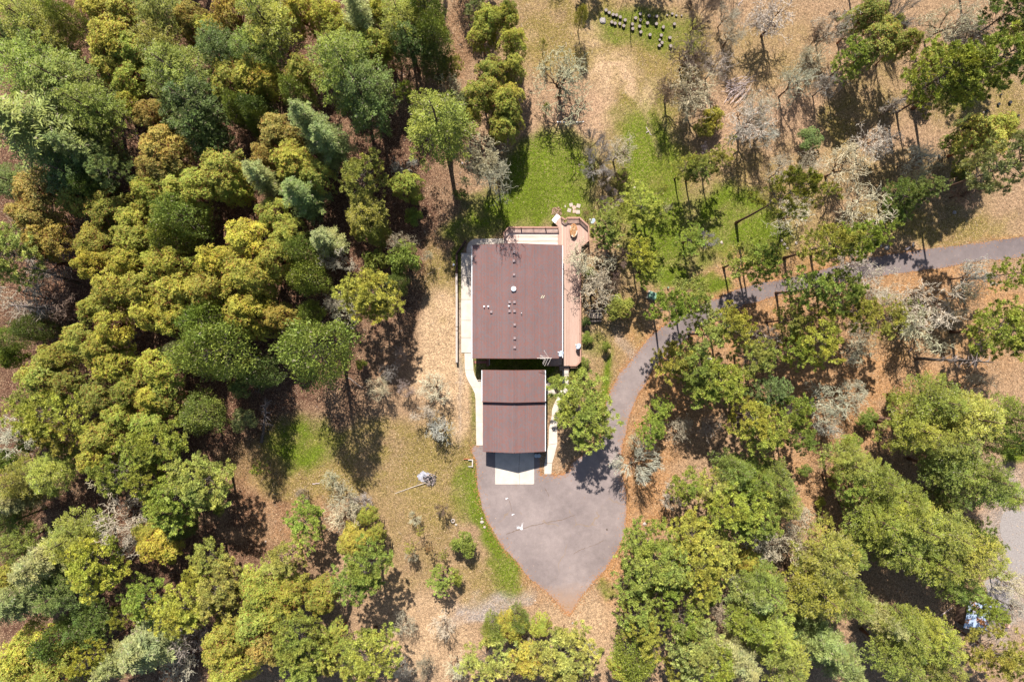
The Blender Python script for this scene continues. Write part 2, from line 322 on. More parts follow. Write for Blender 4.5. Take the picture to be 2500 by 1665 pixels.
sc_ = N(t, 'ShaderNodeVectorMath', operation='SCALE'); sc_.inputs['Scale'].default_value = 1.6; t.links.new(nzc.outputs['Color'], sc_.inputs[0])
t.links.new(P, wv.inputs[0]); t.links.new(sc_.outputs[0], wv.inputs[1]); t.links.new(wv.outputs[0], vc.inputs['Vector'])
crack = M_(t, 'MULTIPLY', M_(t, 'LESS_THAN', vc.outputs['Distance'], .006), RANGE(t, NOISE(t, P, .35, 2), .48, .6, 0, .55))
c = MIX(t, crack, c, (.20, .135, .08))
spk = M_(t, 'MULTIPLY', M_(t, 'GREATER_THAN', NOISE(t, P, 3.3, 2, .5), .74), .35)
c = MIX(t, spk, c, (.07, .06, .06))
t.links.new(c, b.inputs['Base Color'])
bp = N(t, 'ShaderNodeBump'); bp.inputs['Strength'].default_value = .35; bp.inputs['Distance'].default_value = .02
t.links.new(NOISE(t, P, 22, 3, .8), bp.inputs['Height']); t.links.new(bp.outputs[0], b.inputs['Normal'])
drive_px = smooth_poly(DRIVE, 12, .5, keep=(35, 61, 62, 60))
_q = np.array(drive_px); _a = fbm(_q[:, 0] / 18 + 300, _q[:, 1] / 18 + 300, 2.6, 610, 4) - .5; _b = fbm(_q[:, 0] / 18 + 500, _q[:, 1] / 18 + 300, 2.6, 620, 4) - .5
drive_px = [(p[0] + a * 11, p[1] + b_ * 11) for p, a, b_ in zip(drive_px, _a, _b)]
drive_poly = [W(*p) for p in drive_px]
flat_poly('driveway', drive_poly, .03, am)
grm = mat('gravel_track', (.27, .24, .225), .95, .35, 6, .1, .6)
TRACK = [(2448, 1255), (2470, 1245), (2510, 1245), (2620, 1200), (2620, 1330), (2510, 1400), (2480, 1420), (2470, 1480), (2455, 1500), (2430, 1490), (2405, 1430), (2400, 1420), (2440, 1400), (2452, 1370), (2450, 1330), (2440, 1290)]
flat_poly('gravel_track', [W(*p) for p in smooth_poly(TRACK, 6, 1.6)], .02, grm)

# long filled cracks in the asphalt
ckm = mat('crack_filler', (.15, .10, .07), .9, .4, 3)
for nm_, pts_, w_ in (('asphalt_crack', [(1236, 1304), (1262, 1294), (1296, 1284), (1330, 1276), (1372, 1268), (1408, 1255)], .035), ('asphalt_crack', [(1330, 1192), (1336, 1202), (1341, 1212)], .03), ('asphalt_crack', [(1400, 1352), (1420, 1340), (1452, 1330), (1478, 1316)], .02), ('asphalt_crack', [(1250, 1250), (1246, 1230), (1238, 1210)], .02)):
    r = random.Random(int(pts_[0][0])); P2 = [Vector((*W(a, b_), .0345)) for a, b_ in pts_]; P3 = []
    for a, b_ in zip(P2, P2[1:]):
        for i in range(8): P3.append(a.lerp(b_, i / 8) + Vector((r.uniform(-.05, .05), r.uniform(-.05, .05), 0)))
    g = G()
    for a, b_ in zip(P3, P3[1:]):
        d = (b_ - a).normalized(); n_ = Vector((-d.y, d.x, 0)) * w_ * r.uniform(.5, 1.5); g.add([a - n_, b_ - n_, b_ + n_, a + n_], [(0, 1, 2, 3)])
    structure(g.obj(nm_, ckm))
# paint splash and specks on the asphalt
wp = mat('white_paint', (.75, .77, .80), .6)
g = G(); r = random.Random(9)
sx0, sy0 = W(1273, 1290)
for k in range(15):
    a = math.radians(r.choice([r.uniform(60, 85), r.uniform(120, 178), r.uniform(140, 175)])); L = r.uniform(.2, 1.2)
    c_, s_ = math.cos(a), math.sin(a); w_ = r.uniform(.01, .03)
    g.add([(sx0 - s_ * w_, sy0 + c_ * w_, .036 + k * .0004), (sx0 + s_ * w_, sy0 - c_ * w_, .036 + k * .0004), (sx0 + c_ * L, sy0 + s_ * L, .036 + k * .0004)], [(0, 1, 2)])
def disc(g, x, y, z, rad, n=9, m=0):
    g.add([(x + rad * math.cos(2 * math.pi * k / n) * r.uniform(.7, 1.2), y + rad * math.sin(2 * math.pi * k / n) * r.uniform(.7, 1.2), z) for k in range(n)], [tuple(range(n))], m)
disc(g, sx0, sy0, .044, .2); disc(g, sx0 - .5, sy0 + .1, .044, .12)
tag(g.obj('paint_splash', wp), 'white paint splash fanning out on the grey asphalt apron', 'paint splash')
for (qx, qy, lab) in ((1236, 1217, 'pair of white specks on the asphalt near the concrete pad'), (1251, 1256, 'single white speck on the asphalt above the paint splash')):
    g = G(); x, y = W(qx, qy); disc(g, x, y, .036, .1); disc(g, x + .2, y + .08, .036, .06)
    tag(g.obj('paint_speck', wp), lab, 'paint speck')

# ------------------------------------------------------------------ concrete
CONC = mat('concrete', (.50, .44, .38), .9, .22, .9, .2, .15)
CONC2 = mat('concrete_old', (.42, .37, .32), .9, .25, 1.4, .2, .2)
def pxbox(g, x0, x1, y0, y1, z0, z1, m=0):
    a = W(x0, y0, z1); b_ = W(x1, y1, z1); g.box(a[0], b_[0], b_[1], a[1], z0, z1, m); return g
def pxprism(g, pts, z0, z1, m=0): return g.prism([W(x, y, z1) for x, y in pts], z0, z1, m)
x, y = W(1256, 1140); pad = thing('concrete_pad', 'pale concrete pad in front of the garage doors', 'concrete pad', (x, y, 0))
pxprism(G(), [(1209, 1086), (1269, 1086), (1268, 1120), (1266, 1150), (1268, 1165), (1268, 1182), (1209, 1182)], 0, .06).obj('slab', CONC, pad)
pxprism(G(), [(1269.5, 1086), (1304, 1086), (1304, 1180), (1302, 1182), (1268.7, 1182), (1268.7, 1165), (1266.8, 1150), (1268.8, 1120)], 0, .063).obj('slab', CONC, pad)
x, y = W(1140, 740); ws = thing('west_walkway', 'pale concrete walkway of wide slabs along the west wall of the house', 'walkway', (x, y, 0))
for y0, y1 in ((618, 678.4), (679.2, 731), (731.8, 781.8), (782.6, 824), (824.8, 861)): pxbox(G(), 1126, 1156, y0, y1, 0, .10).obj('slab', CONC, ws)
pxprism(G(), [(1139, 617.4), (1139, 606), (1143, 594), (1150, 587), (1160, 583.5), (1195, 583), (1195, 600), (1165, 600), (1158, 606), (1157, 617.4)], 0, .10).obj('slab', CONC2, ws)
pxprism(G(), [(1195.7, 583), (1232, 582), (1232, 600), (1195.7, 600)], 0, .10).obj('slab', CONC2, ws)
SW = [((1134, 862), (1155, 862)), ((1134.5, 885), (1155, 885)), ((1135, 903), (1156, 903)), ((1138, 918), (1159, 916)), ((1144, 932), (1166, 930)), ((1152, 945), (1174, 944)), ((1159, 960), (1180, 955)),
      ((1161, 975), (1181, 975)), ((1162, 1030), (1181, 1030)), ((1163, 1087), (1181, 1087))]
x, y = W(1150, 960); wk = thing('garage_walkway', 'curving pale concrete walkway leading down past the west side of the garage', 'walkway', (x, y, 0))
for k, (i, j) in enumerate(((0, 2), (2, 5), (5, 7), (7, 8), (8, 9))):
    pts = [SW[q][0] for q in range(i, j + 1)] + [SW[q][1] for q in range(j, i - 1, -1)]
    g = G(); pts2 = []
    for q in pts: pts2.append(q)
    sh = .35
    pts2 = [(p[0], p[1] + (sh if p[1] == SW[i][0][1] else 0)) for p in pts2]
    pxprism(g, pts2, 0, .08 + .002 * (k % 2)).obj('slab', CONC, wk)
x, y = W(1172, 940); g = G(); pxprism(g, [(1165, 929), (1178, 929), (1178, 952), (1173, 944)], 0, .05)
o = g.obj('side_slab', CONC2, None, (x, y, 0)); tag(o, 'small concrete slab between the curved walkway and the garage corner', 'concrete slab')
g = G(); pxbox(g, 1166, 1177, 927.6, 929, 0, .22); tag(g.obj('concrete_curb', CONC2, None, (*W(1171, 928), 0)), 'short raised curb beside the north west garage corner', 'curb')
x, y = W(1380, 930); ew = thing('east_walkway', 'pale concrete walkway stepping down from the deck stairs past the garage east side', 'walkway', (x, y, 0))
EW = [([(1373.5, 904), (1388, 904), (1388, 913), (1373.5, 914)], .34), ([(1373, 914), (1388, 913), (1388, 938.5), (1373, 938.5)], .24), ([(1373, 939), (1387.6, 939), (1384, 968.5), (1361.5, 964.5), (1372, 948)], .14),
      ([(1362, 966), (1382, 970), (1376, 984), (1367, 987), (1354, 984)], .05), ([(1353, 985), (1366, 988), (1370, 1005), (1362, 1016), (1347, 1014), (1348, 1000)], .05),
      ([(1347, 1015), (1361, 1017), (1360, 1045), (1340.5, 1045)], .06), ([(1340.3, 1045.8), (1360, 1045.8), (1360.5, 1082), (1339, 1085)], .06), ([(1339, 1086), (1360.5, 1083), (1354, 1110), (1348, 1130), (1330, 1130)], .06),
      ([(1329, 1131), (1348, 1131), (1346, 1157), (1329, 1157)], .06)]
for poly, h in EW: pxprism(G(), poly, 0, h).obj('slab', CONC, ew)
x, y = W(1345, 945); es = thing('corner_patio', 'wedge of concrete slabs between the bush and the garage east wall', 'patio', (x, y, 0))
pxprism(G(), [(1333, 931), (1343, 930), (1349, 945), (1334, 944)], 0, .05).obj('slab', CONC, es)
pxprism(G(), [(1334, 945), (1349, 946), (1360, 963), (1336, 963)], 0, .05).obj('slab', CONC, es)
g = G(); a = W(1339, 915); c_ = W(1361, 966); g.beam((*a, .12), (*c_, .12), .12, .3)
tag(g.obj('low_edging_wall', mat('dark_edging', (.10, .08, .07)), None, (*a, 0)), 'thin dark edging wall slanting beside the round bush', 'edging')

# ------------------------------------------------------------------ buildings
def shingle_mat():
    m = bpy.data.materials.new('roof_shingles'); m.use_nodes = True; t = m.node_tree; b = t.nodes['Principled BSDF']
    b.inputs['Roughness'].default_value = .9; b.inputs['Specular IOR Level'].default_value = .2
    geo = N(t, 'ShaderNodeNewGeometry'); P = geo.outputs['Position']
    s = N(t, 'ShaderNodeSeparateXYZ'); t.links.new(P, s.inputs[0])
    cx_ = M_(t, 'FLOOR', M_(t, 'DIVIDE', s.outputs[0], .14)); off = M_(t, 'MULTIPLY', cx_, .37)
    cy_ = M_(t, 'FLOOR', M_(t, 'ADD', M_(t, 'DIVIDE', s.outputs[1], .22), off))
    cb = N(t, 'ShaderNodeCombineXYZ'); t.links.new(cx_, cb.inputs[0]); t.links.new(cy_, cb.inputs[1])
    w = N(t, 'ShaderNodeTexWhiteNoise', noise_dimensions='2D'); t.links.new(cb.outputs[0], w.inputs['Vector'])
    w1 = N(t, 'ShaderNodeTexWhiteNoise', noise_dimensions='1D'); t.links.new(cx_, w1.inputs['W'])
    st = N(t, 'ShaderNodeMapping'); st.inputs['Scale'].default_value = (1.6, .6, 1); t.links.new(P, st.inputs[0])
    cl = RANGE(t, NOISE(t, st.outputs[0], 1.0, 4, .7), .32, .68)
    f = M_(t, 'ADD', M_(t, 'MULTIPLY', w.outputs['Value'], .85), M_(t, 'MULTIPLY', cl, .25), True)
    c = MIX(t, f, (.172, .082, .070), (.128, .098, .100))
    k = M_(t, 'ADD', .80, M_(t, 'ADD', M_(t, 'MULTIPLY', w1.outputs['Value'], .10), M_(t, 'MULTIPLY', NOISE(t, P, .5, 3), .22)))
    vm = N(t, 'ShaderNodeVectorMath', operation='SCALE'); t.links.new(c, vm.inputs[0]); t.links.new(k, vm.inputs['Scale'])
    t.links.new(vm.outputs[0], b.inputs['Base Color'])
    bp = N(t, 'ShaderNodeBump'); bp.inputs['Strength'].default_value = .4; bp.inputs['Distance'].default_value = .02
    t.links.new(M_(t, 'ADD', w.outputs['Value'], M_(t, 'MULTIPLY', NOISE(t, P, 25, 2), 1.0)), bp.inputs['Height']); t.links.new(bp.outputs[0], b.inputs['Normal'])
    return m
SH = shingle_mat()
FASC = mat('fascia_paint', (.17, .075, .06), .7, .2); GUT = mat('white_gutter', (.72, .74, .76), .5, .1)
WALL = mat('brown_siding', (.22, .14, .10), .85, .25, 3, .2, .3); GLASS = mat('window_glass', (.03, .04, .05), .1, 0, 1, .8); TRIM = mat('trim_white', (.7, .68, .64), .6, .1)
DOORM = mat('garage_door_paint', (.50, .44, .38), .6, .1)
def gable_roof(parent, x0, x1, xr, y0, y1, ze, zr, step=.14):
    """stepped shingle courses running parallel to the north-south ridge; world coordinates"""
    g = G()
    for side, xe in ((-1, x0), (1, x1)):
        n = max(2, int(abs(xr - xe) / step))
        for k in range(n):
            xa = xe + (xr - xe) * k / n; xb = xe + (xr - xe) * (k + 1) / n
            za = ze + (zr - ze) * k / n + .016; zb = ze + (zr - ze) * (k + 1) / n + .004
            v = [(xa, y0, za), (xa, y1, za), (xb, y1, zb), (xb, y0, zb), (xa, y0, za - .016), (xa, y1, za - .016)]
            fs = [(0, 1, 2, 3), (4, 5, 1, 0)] if side > 0 else [(3, 2, 1, 0), (0, 1, 5, 4)]
            g.add(v, fs)
    t_ = .22
    prof = [(x0, ze), (xr, zr), (x1, ze), (x1, ze - t_), (xr, zr - t_), (x0, ze - t_)]
    v = [(p[0], y0 + .004, p[1] - .002) for p in prof] + [(p[0], y1 - .004, p[1] - .002) for p in prof]
    g.add(v, [(0, 1, 4, 5), (1, 2, 3, 4), (11, 10, 7, 6), (10, 9, 8, 7), (5, 4, 10, 11), (4, 3, 9, 10), (0, 5, 11, 6), (3, 2, 8, 9)], 1)
    r_ = g.obj('roof', [SH, FASC], parent)
    rc = G(); L = y1 - y0; nn = int(L / .3)
    for k in range(nn):
        ya = y0 + L * k / nn; yb = y0 + L * (k + 1) / nn
        rc.add([(xr - .16, ya, zr - .16 * (zr - ze) / (xr - x0) + .022), (xr, ya, zr + .03), (xr + .16, ya, zr - .16 * (zr - ze) / (x1 - xr) + .022),
                (xr - .16, yb, zr - .16 * (zr - ze) / (xr - x0) + .034), (xr, yb, zr + .045), (xr + .16, yb, zr - .16 * (zr - ze) / (x1 - xr) + .034)], [(0, 3, 4, 1), (1, 4, 5, 2), (0, 1, 2), (5, 4, 3)])
    rc.obj('ridge_cap', SH, parent)
    for yy in (y0 - .03, y1 + .03):
        for xa in (x0, x1): G().beam((xa, yy, ze - .10), (xr, yy, zr - .10), .05, .2).obj('fascia', FASC, parent)
    return r_
def gutter(parent, x, y0, y1, z, side):
    g = G(); g.box(x, x + side * .05, y0, y1, z - .12, z - .002) if side > 0 else g.box(x + side * .05, x, y0, y1, z - .12, z - .002)
    g = G(); w = .10; a, b_ = (x, x + w) if side > 0 else (x - w, x)
    g.box(a, a + .015, y0, y1, z - .12, z); g.box(b_ - .02, b_, y0, y1, z - .12, z + .005); g.box(a, b_, y0, y1, z - .135, z - .12)
    o = g.obj('gutter', GUT, parent)
    d = G(); xm = (a + b_) / 2; d.box(xm - .04, xm + .04, y0 + .1, y0 + .18, .1, z - .136); d.obj('downpipe', GUT, o)
def wall_with_windows(parent, x0, x1, y0, y1, z1, xr, zr, wins):
    g = G()
    prof = [(x0, 0), (x1, 0), (x1, z1), (xr, zr), (x0, z1)]
    v = [(p[0], y0, p[1]) for p in prof] + [(p[0], y1, p[1]) for p in prof]
    g.add(v, [(0, 1, 2, 3, 4), (9, 8, 7, 6, 5), (0, 5, 6, 1), (1, 6, 7, 2), (4, 9, 5, 0)])
    g.obj('walls', WALL, parent)
    for (side, c, w, zb, zt) in wins:
        def bx(g, c0, c1, za, zb_, d0, d1):
            if side == 'e': g.box(x1 + d0, x1 + d1, c0, c1, za, zb_)
            if side == 'w': g.box(x0 - d1, x0 - d0, c0, c1, za, zb_)
            if side == 's': g.box(c0, c1, y0 - d1, y0 - d0, za, zb_)
            if side == 'n': g.box(c0, c1, y1 + d0, y1 + d1, za, zb_)
        g = G(); bx(g, c - w / 2 - .08, c + w / 2 + .08, zb - .08, zb, .0, .06); bx(g, c - w / 2 - .08, c + w / 2 + .08, zt, zt + .08, .0, .06)
        bx(g, c - w / 2 - .08, c - w / 2, zb, zt, .0, .06); bx(g, c + w / 2, c + w / 2 + .08, zb, zt, .0, .06); bx(g, c - .02, c + .02, zb, zt, .022, .05)
        o = g.obj('window', TRIM, parent); g = G(); bx(g, c - w / 2, c + w / 2, zb, zt, .002, .02); g.obj('pane', GLASS, o)
# main house
ZE, ZR = 3.7, 5.5
hx0, hx1 = W(1153, 0, ZE)[0], W(1372.5, 0, ZE)[0]; hxr = W(1256, 0, ZR)[0]
hy1, hy0 = W(0, 599.5, ZE)[1], W(0, 874, ZE)[1]
house = thing('house', 'large single storey house with a reddish brown shingle gable roof', 'house', ((hx0 + hx1) / 2, (hy0 + hy1) / 2, 0))
wall_with_windows(house, hx0 + .5, hx1 - .55, hy0 + .35, hy1 - .5, ZE - .26, hxr, ZR - .3,
                  [('e', hy0 + 3, 1.8, 1.0, 3.0), ('e', hy0 + 7, 2.4, .9, 3.0), ('e', hy0 + 11.5, 1.8, 1.2, 2.9), ('n', hxr - 2.5, 1.8, 1.2, 2.9), ('n', hxr + 2.6, 2.2, .9, 3.0), ('w', hy0 + 4, 1.2, 1.4, 2.6), ('w', hy0 + 9.5, 1.5, 1.3, 2.6), ('s', hxr - 3, 1.5, 1.4, 2.6)])
roof = gable_roof(house, hx0, hx1, hxr, hy0, hy1, ZE, ZR)
gutter(house, hx1 + .01, hy0 + .02, hy1 - .02, ZE - .03, 1); gutter(house, hx0 - .01, hy0 + .02, hy1 - .02, ZE - .03, -1)
VENT = mat('roof_vent_metal', (.24, .18, .18), .7, .15); WHT = mat('white_plastic', (.80, .81, .83), .4, .05); DARK = mat('dark_metal', (.03, .03, .035), .6)
def roof_z(x, x0, x1, xr, ze, zr): return ze + (zr - ze) * ((x - x0) / (xr - x0) if x < xr else (x1 - x) / (x1 - xr))
HZ = lambda x: roof_z(x, hx0, hx1, hxr, ZE, ZR)
for vx, vy in ((1255, 616), (1255, 638), (1255, 671), (1244, 738), (1256, 738), (1244, 760), (1256, 760), (1199, 761), (1256.5, 793), (1256.5, 826), (1256.5, 848.5)):
    x, y = W(vx, vy, ZR); z = HZ(x) + .02; g = G(); a = .17
    g.box(x - a * .7, x + a * .7, y - a * .7, y + a * .7, z - .2, z + .14)
    g.add([(x - a, y - a, z + .14), (x + a, y - a, z + .14), (x + a, y + a, z + .14), (x - a, y + a, z + .14), (x - a * .8, y - a * .8, z + .22), (x + a * .8, y - a * .8, z + .22), (x + a * .8, y + a * .8, z + .22), (x - a * .8, y + a * .8, z + .22)],
          [(3, 2, 1, 0), (4, 5, 6, 7), (0, 1, 5, 4), (1, 2, 6, 5), (2, 3, 7, 6), (3, 0, 4, 7)])
    g.obj('roof_vent', VENT, house)
x, y = W(1254, 706, ZR); g = G(); g.tube([(x, y, HZ(x) - .2), (x, y, HZ(x) + .25)], .33, 20); 
for k in range(4):
    r0, r1 = .33 * math.cos(k * math.pi / 8), .33 * math.cos((k + 1) * math.pi / 8); z0, z1 = HZ(x) + .25 + .18 * math.sin(k * math.pi / 8), HZ(x) + .25 + .18 * math.sin((k + 1) * math.pi / 8)
    g.tube([(x, y, z0), (x, y, z1)], [r0, max(r1, .001)], 20, cap=False)
o = g.obj('skylight', WHT, house); o['label'] = 'round white domed skylight'
for vx, vy in ((1181.5, 748), (1192, 748), (1242.5, 748), (1273, 765)):
    x, y = W(vx, vy, ZE + 1); z = HZ(x); g = G(); big_ = vx < 1260; rr = .06 if big_ else .04
    if big_: g.box(x - .09, x + .09, y - .10, y + .10, z - .05, z + .04)
    g.tube([(x, y, z), (x, y, z + .45)], rr, 10); g.obj('vent_pipe', WHT, house)
x, y = W(1325, 724, ZE + 1); g = G(); z = HZ(x)
for dx in (-.13, .13): g.beam((x + dx - .1, y - .22, HZ(x + dx - .1) + .04), (x + dx + .12, y + .16, HZ(x + dx + .12) + .04), .1, .03)
o = g.obj('roof_bracket', mat('tan_metal', (.38, .34, .24), .6), house)
# garage: higher north part, lower south part
def garage_part(nm, lab, x0p, x1p, xrp, y0p, y1p, ze, zr, wins, walls_in=.35, over_s=.4):
    x0, x1 = W(x0p, 0, ze)[0], W(x1p, 0, ze)[0]; xr = W(xrp, 0, zr)[0]; y1, y0 = W(0, y0p, ze)[1], W(0, y1p, ze)[1]
    return x0, x1, xr, y0, y1
gx0, gx1, gxr, gy0, gy1 = garage_part('', '', 1178.5, 1330.5, 1256, 979, 1101.5, 3.0, 4.25, [])
nx0, nx1, nxr, ny0, ny1 = garage_part('', '', 1177.5, 1330.5, 1255, 904, 971, 3.55, 4.8, [])
ny0 = gy1 - .02
gar = thing('garage', 'detached garage with a split level reddish brown shingle roof', 'garage', ((gx0 + gx1) / 2, (gy0 + ny1) / 2, 0))
wall_with_windows(gar, gx0 + .35, gx1 - .45, gy0 + .55, gy1 + .06, 2.78, gxr, 4.0, [('w', gy0 + 3.5, 1.0, 1.2, 2.2), ('e', gy0 + 3.5, 1.0, 1.2, 2.2)])
wall_with_windows(gar, nx0 + .35, nx1 - .45, gy1 + .07, ny1 - .35, 3.32, nxr, 4.55, [('n', nxr - 1.5, 1.0, 1.3, 2.4)])
gable_roof(gar, gx0, gx1, gxr, gy0, gy1, 3.0, 4.25)
gable_roof(gar, nx0, nx1, nxr, ny0, ny1, 3.55, 4.8)
gutter(gar, gx1 + .01, gy0, gy1 - .1, 2.97, 1); gutter(gar, nx1 + .01, ny0 + .05, ny1, 3.52, 1); gutter(gar, nx0 - .01, ny0 + .05, ny1, 3.52, -1)
g = G(); xm = gxr; g.box(xm - 2.4, xm + 2.4, gy0 + .50, gy0 + .545, .07, 2.35)
gd = g.obj('garage_door', DOORM, gar)
for k in range(4): G().box(xm - 2.36, xm + 2.36, gy0 + .47, gy0 + .498, .10 + k * .57, .62 + k * .57).obj('door_panel', DOORM, gd)

# ------------------------------------------------------------------ timber decks
def wood_mat(name, c1, c2, sc=(3, .4, 3)):
    m = bpy.data.materials.new(name); m.use_nodes = True; t = m.node_tree; b = t.nodes['Principled BSDF']; b.inputs['Roughness'].default_value = .8; b.inputs['Specular IOR Level'].default_value = .2
    oi = N(t, 'ShaderNodeObjectInfo'); geo = N(t, 'ShaderNodeNewGeometry'); mp = N(t, 'ShaderNodeMapping'); mp.inputs['Scale'].default_value = sc
    t.links.new(geo.outputs['Position'], mp.inputs[0])
    f = M_(t, 'ADD', M_(t, 'MULTIPLY', oi.outputs['Random'], .55), M_(t, 'MULTIPLY', RANGE(t, NOISE(t, mp.outputs[0], 1.5, 5, .7), .3, .7), .5), True)
    t.links.new(MIX(t, f, c1, c2), b.inputs['Base Color']); return m
DK = wood_mat('deck_boards', (.30, .19, .15), (.41, .29, .235)); DKN = wood_mat('bleached_boards', (.36, .21, .165), (.66, .55, .49), (.3, 3, 3)); DKT = wood_mat('trim_boards', (.48, .31, .24), (.62, .48, .40))
RAIL = wood_mat('railing_wood', (.27, .15, .11), (.36, .21, .16)); RISER = mat('dark_timber', (.09, .05, .04), .9, .3)
DZ = 1.0
x, y = W(1395, 740); deck = thing('deck', 'reddish timber deck wrapping the north and east sides of the house', 'deck', (x, y, 0))
def rail_run(parent, pts, zb, h=.95, sp=.155, post=1.85):
    w = [Vector((*W(px_, py_, zb + h), 0)) for px_, py_ in pts]
    for a, b_ in zip(w, w[1:]):
        d = b_ - a; L = d.length; u = d / L
        for nm_, dz_, w_, h_ in (('handrail', h, .16, .045), ('upper_rail', h - .10, .05, .09), ('lower_rail', .12, .05, .09)): G().beam((a.x, a.y, zb + dz_), (b_.x, b_.y, zb + dz_), w_, h_).obj(nm_, RAIL, parent)
        k = max(1, round(L / post))
        for i in range(k + 1):
            p = a + u * (L * i / k); G().box(p.x - .05, p.x + .05, p.y - .05, p.y + .05, zb - .3, zb + h - .024).obj('post', RAIL, parent)
        n = int(L / sp); g = None
        for i in range(1, n):
            p = a + u * (L * i / n); q = G(); q.beam((p.x, p.y, zb + .166), (p.x, p.y, zb + h - .146), .06, .06); q.obj('baluster', RAIL, parent)
def boards(parent, poly_px, zt, vertical, width, m, nm='deck_board'):
    """clip strips against a polygon given in photo pixels"""
    poly = [W(a, b_, zt) for a, b_ in poly_px]
    ax = 0 if vertical else 1
    lo = min(p[ax] for p in poly); hi = max(p[ax] for p in poly); n = int((hi - lo) / width); width = (hi - lo) / n
    for k in range(n):
        c0 = lo + k * width + .006; c1 = c0 + width - .012; spans = []
        for c in (c0 + .001, c1 - .001):
            xs = []
            for (p, q) in zip(poly, poly[1:] + poly[:1]):
                if (p[ax] - c) * (q[ax] - c) < 0:
                    tt = (c - p[ax]) / (q[ax] - p[ax]); xs.append(p[1 - ax] + tt * (q[1 - ax] - p[1 - ax]))
            xs.sort(); spans.append((xs[0], xs[-1]) if len(xs) > 1 else None)
        if not spans[0] or not spans[1]: continue
        dz = (k % 3) * .0015
        if vertical: pts = [(c0, spans[0][0]), (c1, spans[1][0]), (c1, spans[1][1]), (c0, spans[0][1])]
        else: pts = [(spans[0][0], c0), (spans[0][1], c0), (spans[1][1], c1), (spans[1][0], c1)]
        G().prism(pts, zt - .04, zt + dz).obj(nm, m, parent)
# supporting frame and skirt
g = G()
pxprism(g, [(1374.5, 546), (1380, 547), (1387, 533.5), (1416, 532.5), (1436, 552), (1437, 584), (1417, 604), (1416.5, 883), (1406, 892), (1374.5, 892)], .0, DZ - .06)
pxprism(g, [(1231, 568), (1243, 554.5), (1362, 554.5), (1374, 554), (1374, 599), (1231, 599)], .0, DZ - .064); g.obj('skirting', RISER, deck)
boards(deck, [(1374, 545), (1380.5, 546.5), (1387, 533), (1416, 532), (1436.5, 552), (1437.5, 585), (1417.5, 604), (1417.5, 883), (1406.5, 893), (1374, 893)], DZ, True, .142, DK)
boards(deck, [(1230.5, 568), (1242.5, 554), (1362, 554), (1362, 600), (1230.5, 600)], DZ + .002, False, .142, DKN)
boards(deck, [(1362.5, 552), (1370.8, 545), (1370.8, 600), (1362.5, 600)], DZ + .002, True, .142, DK)
g = G(); a = W(1371.2, 542, DZ); b_ = W(1373.8, 597, DZ); g.box(a[0], b_[0], b_[1] - 1, a[1], DZ - .04, DZ + .008); g.obj('trim_board', DKT, deck)
# diagonal walk-off with white mat
boards(deck, [(1354.5, 545), (1369, 529.5), (1380.5, 546.5), (1371, 556), (1363, 554)], DZ - .006, True, .142, DK)
rail_run(deck, [(1371, 530.5), (1380, 536.5)], DZ); rail_run(deck, [(1380, 536.5), (1385, 531.5), (1415.5, 531.5), (1436.5, 551.5), (1438, 586)], DZ)
rail_run(deck, [(1438, 586), (1424, 599)], DZ)
rail_run(deck, [(1363, 555), (1242, 554.5), (1230.5, 568)], DZ); rail_run(deck, [(1230.5, 568), (1230.5, 582)], DZ)
rail_run(deck, [(1417.5, 610), (1417.5, 882), (1407.5, 892.5)], DZ); rail_run(deck, [(1407.5, 892.5), (1391, 892.5)], DZ)
g = G(); pts = [(1347, 537.5), (1359.5, 522.5), (1368.5, 529.5), (1354.5, 545)]; pxprism(g, pts, .5, DZ - .02)
o = g.obj('ramp_landing', mat('white_landing', (.80, .79, .77), .6, .08), None, (*W(1358, 534), 0)); tag(o, 'bright white square landing at the diagonal north end of the deck', 'landing')
# lower landing and stairs by the garage
x, y = W(1350, 884); lnd = thing('side_landing', 'shaded dark timber landing under the eave between house and garage', 'landing', (x, y, 0))
boards(lnd, [(1333, 873), (1373, 873), (1373, 891), (1333, 893)], DZ - .25, True, .142, DK)
g = G(); pxprism(g, [(1333, 891.8), (1365, 891.8), (1365, 894), (1333, 894)], .0, DZ - .2); g.obj('edge_beam', RAIL, lnd)
x, y = W(1378, 898); st = thing('deck_steps', 'three reddish timber steps down from the deck to the walkway', 'steps', (x, y, 0))
for k in range(3):
    g = G(); pxbox(g, 1366, 1390, 893.4 + k * 4.1, 896.9 + k * 4.1, .62 - k * .2, .66 - k * .2); g.obj('tread', DK, st)
g = G(); 
for xx in (1365.4, 1390.2): pxbox(g, xx, xx + .8, 893.2, 905.5, 0, .3)
g.obj('stringer', RISER, st)
x, y = W(1402, 905); fn = thing('picket_gate', 'short reddish picket fence panel at the foot of the deck steps', 'fence', (x, y, 0))
for k in range(7): xx, yy = W(1392 + k * 2.6, 897.5); G().box(xx - .04, xx + .04, yy - .02, yy + .02, 0, 1.05).obj('picket', RAIL, fn)
g = G(); a = W(1391, 897.5); b_ = W(1409, 897.5); g.beam((a[0], a[1] + .04, .3), (b_[0], b_[1] + .04, .3), .04, .08); g.beam((a[0], a[1] + .04, .85), (b_[0], b_[1] + .04, .85), .04, .08); g.obj('rail', RAIL, fn)
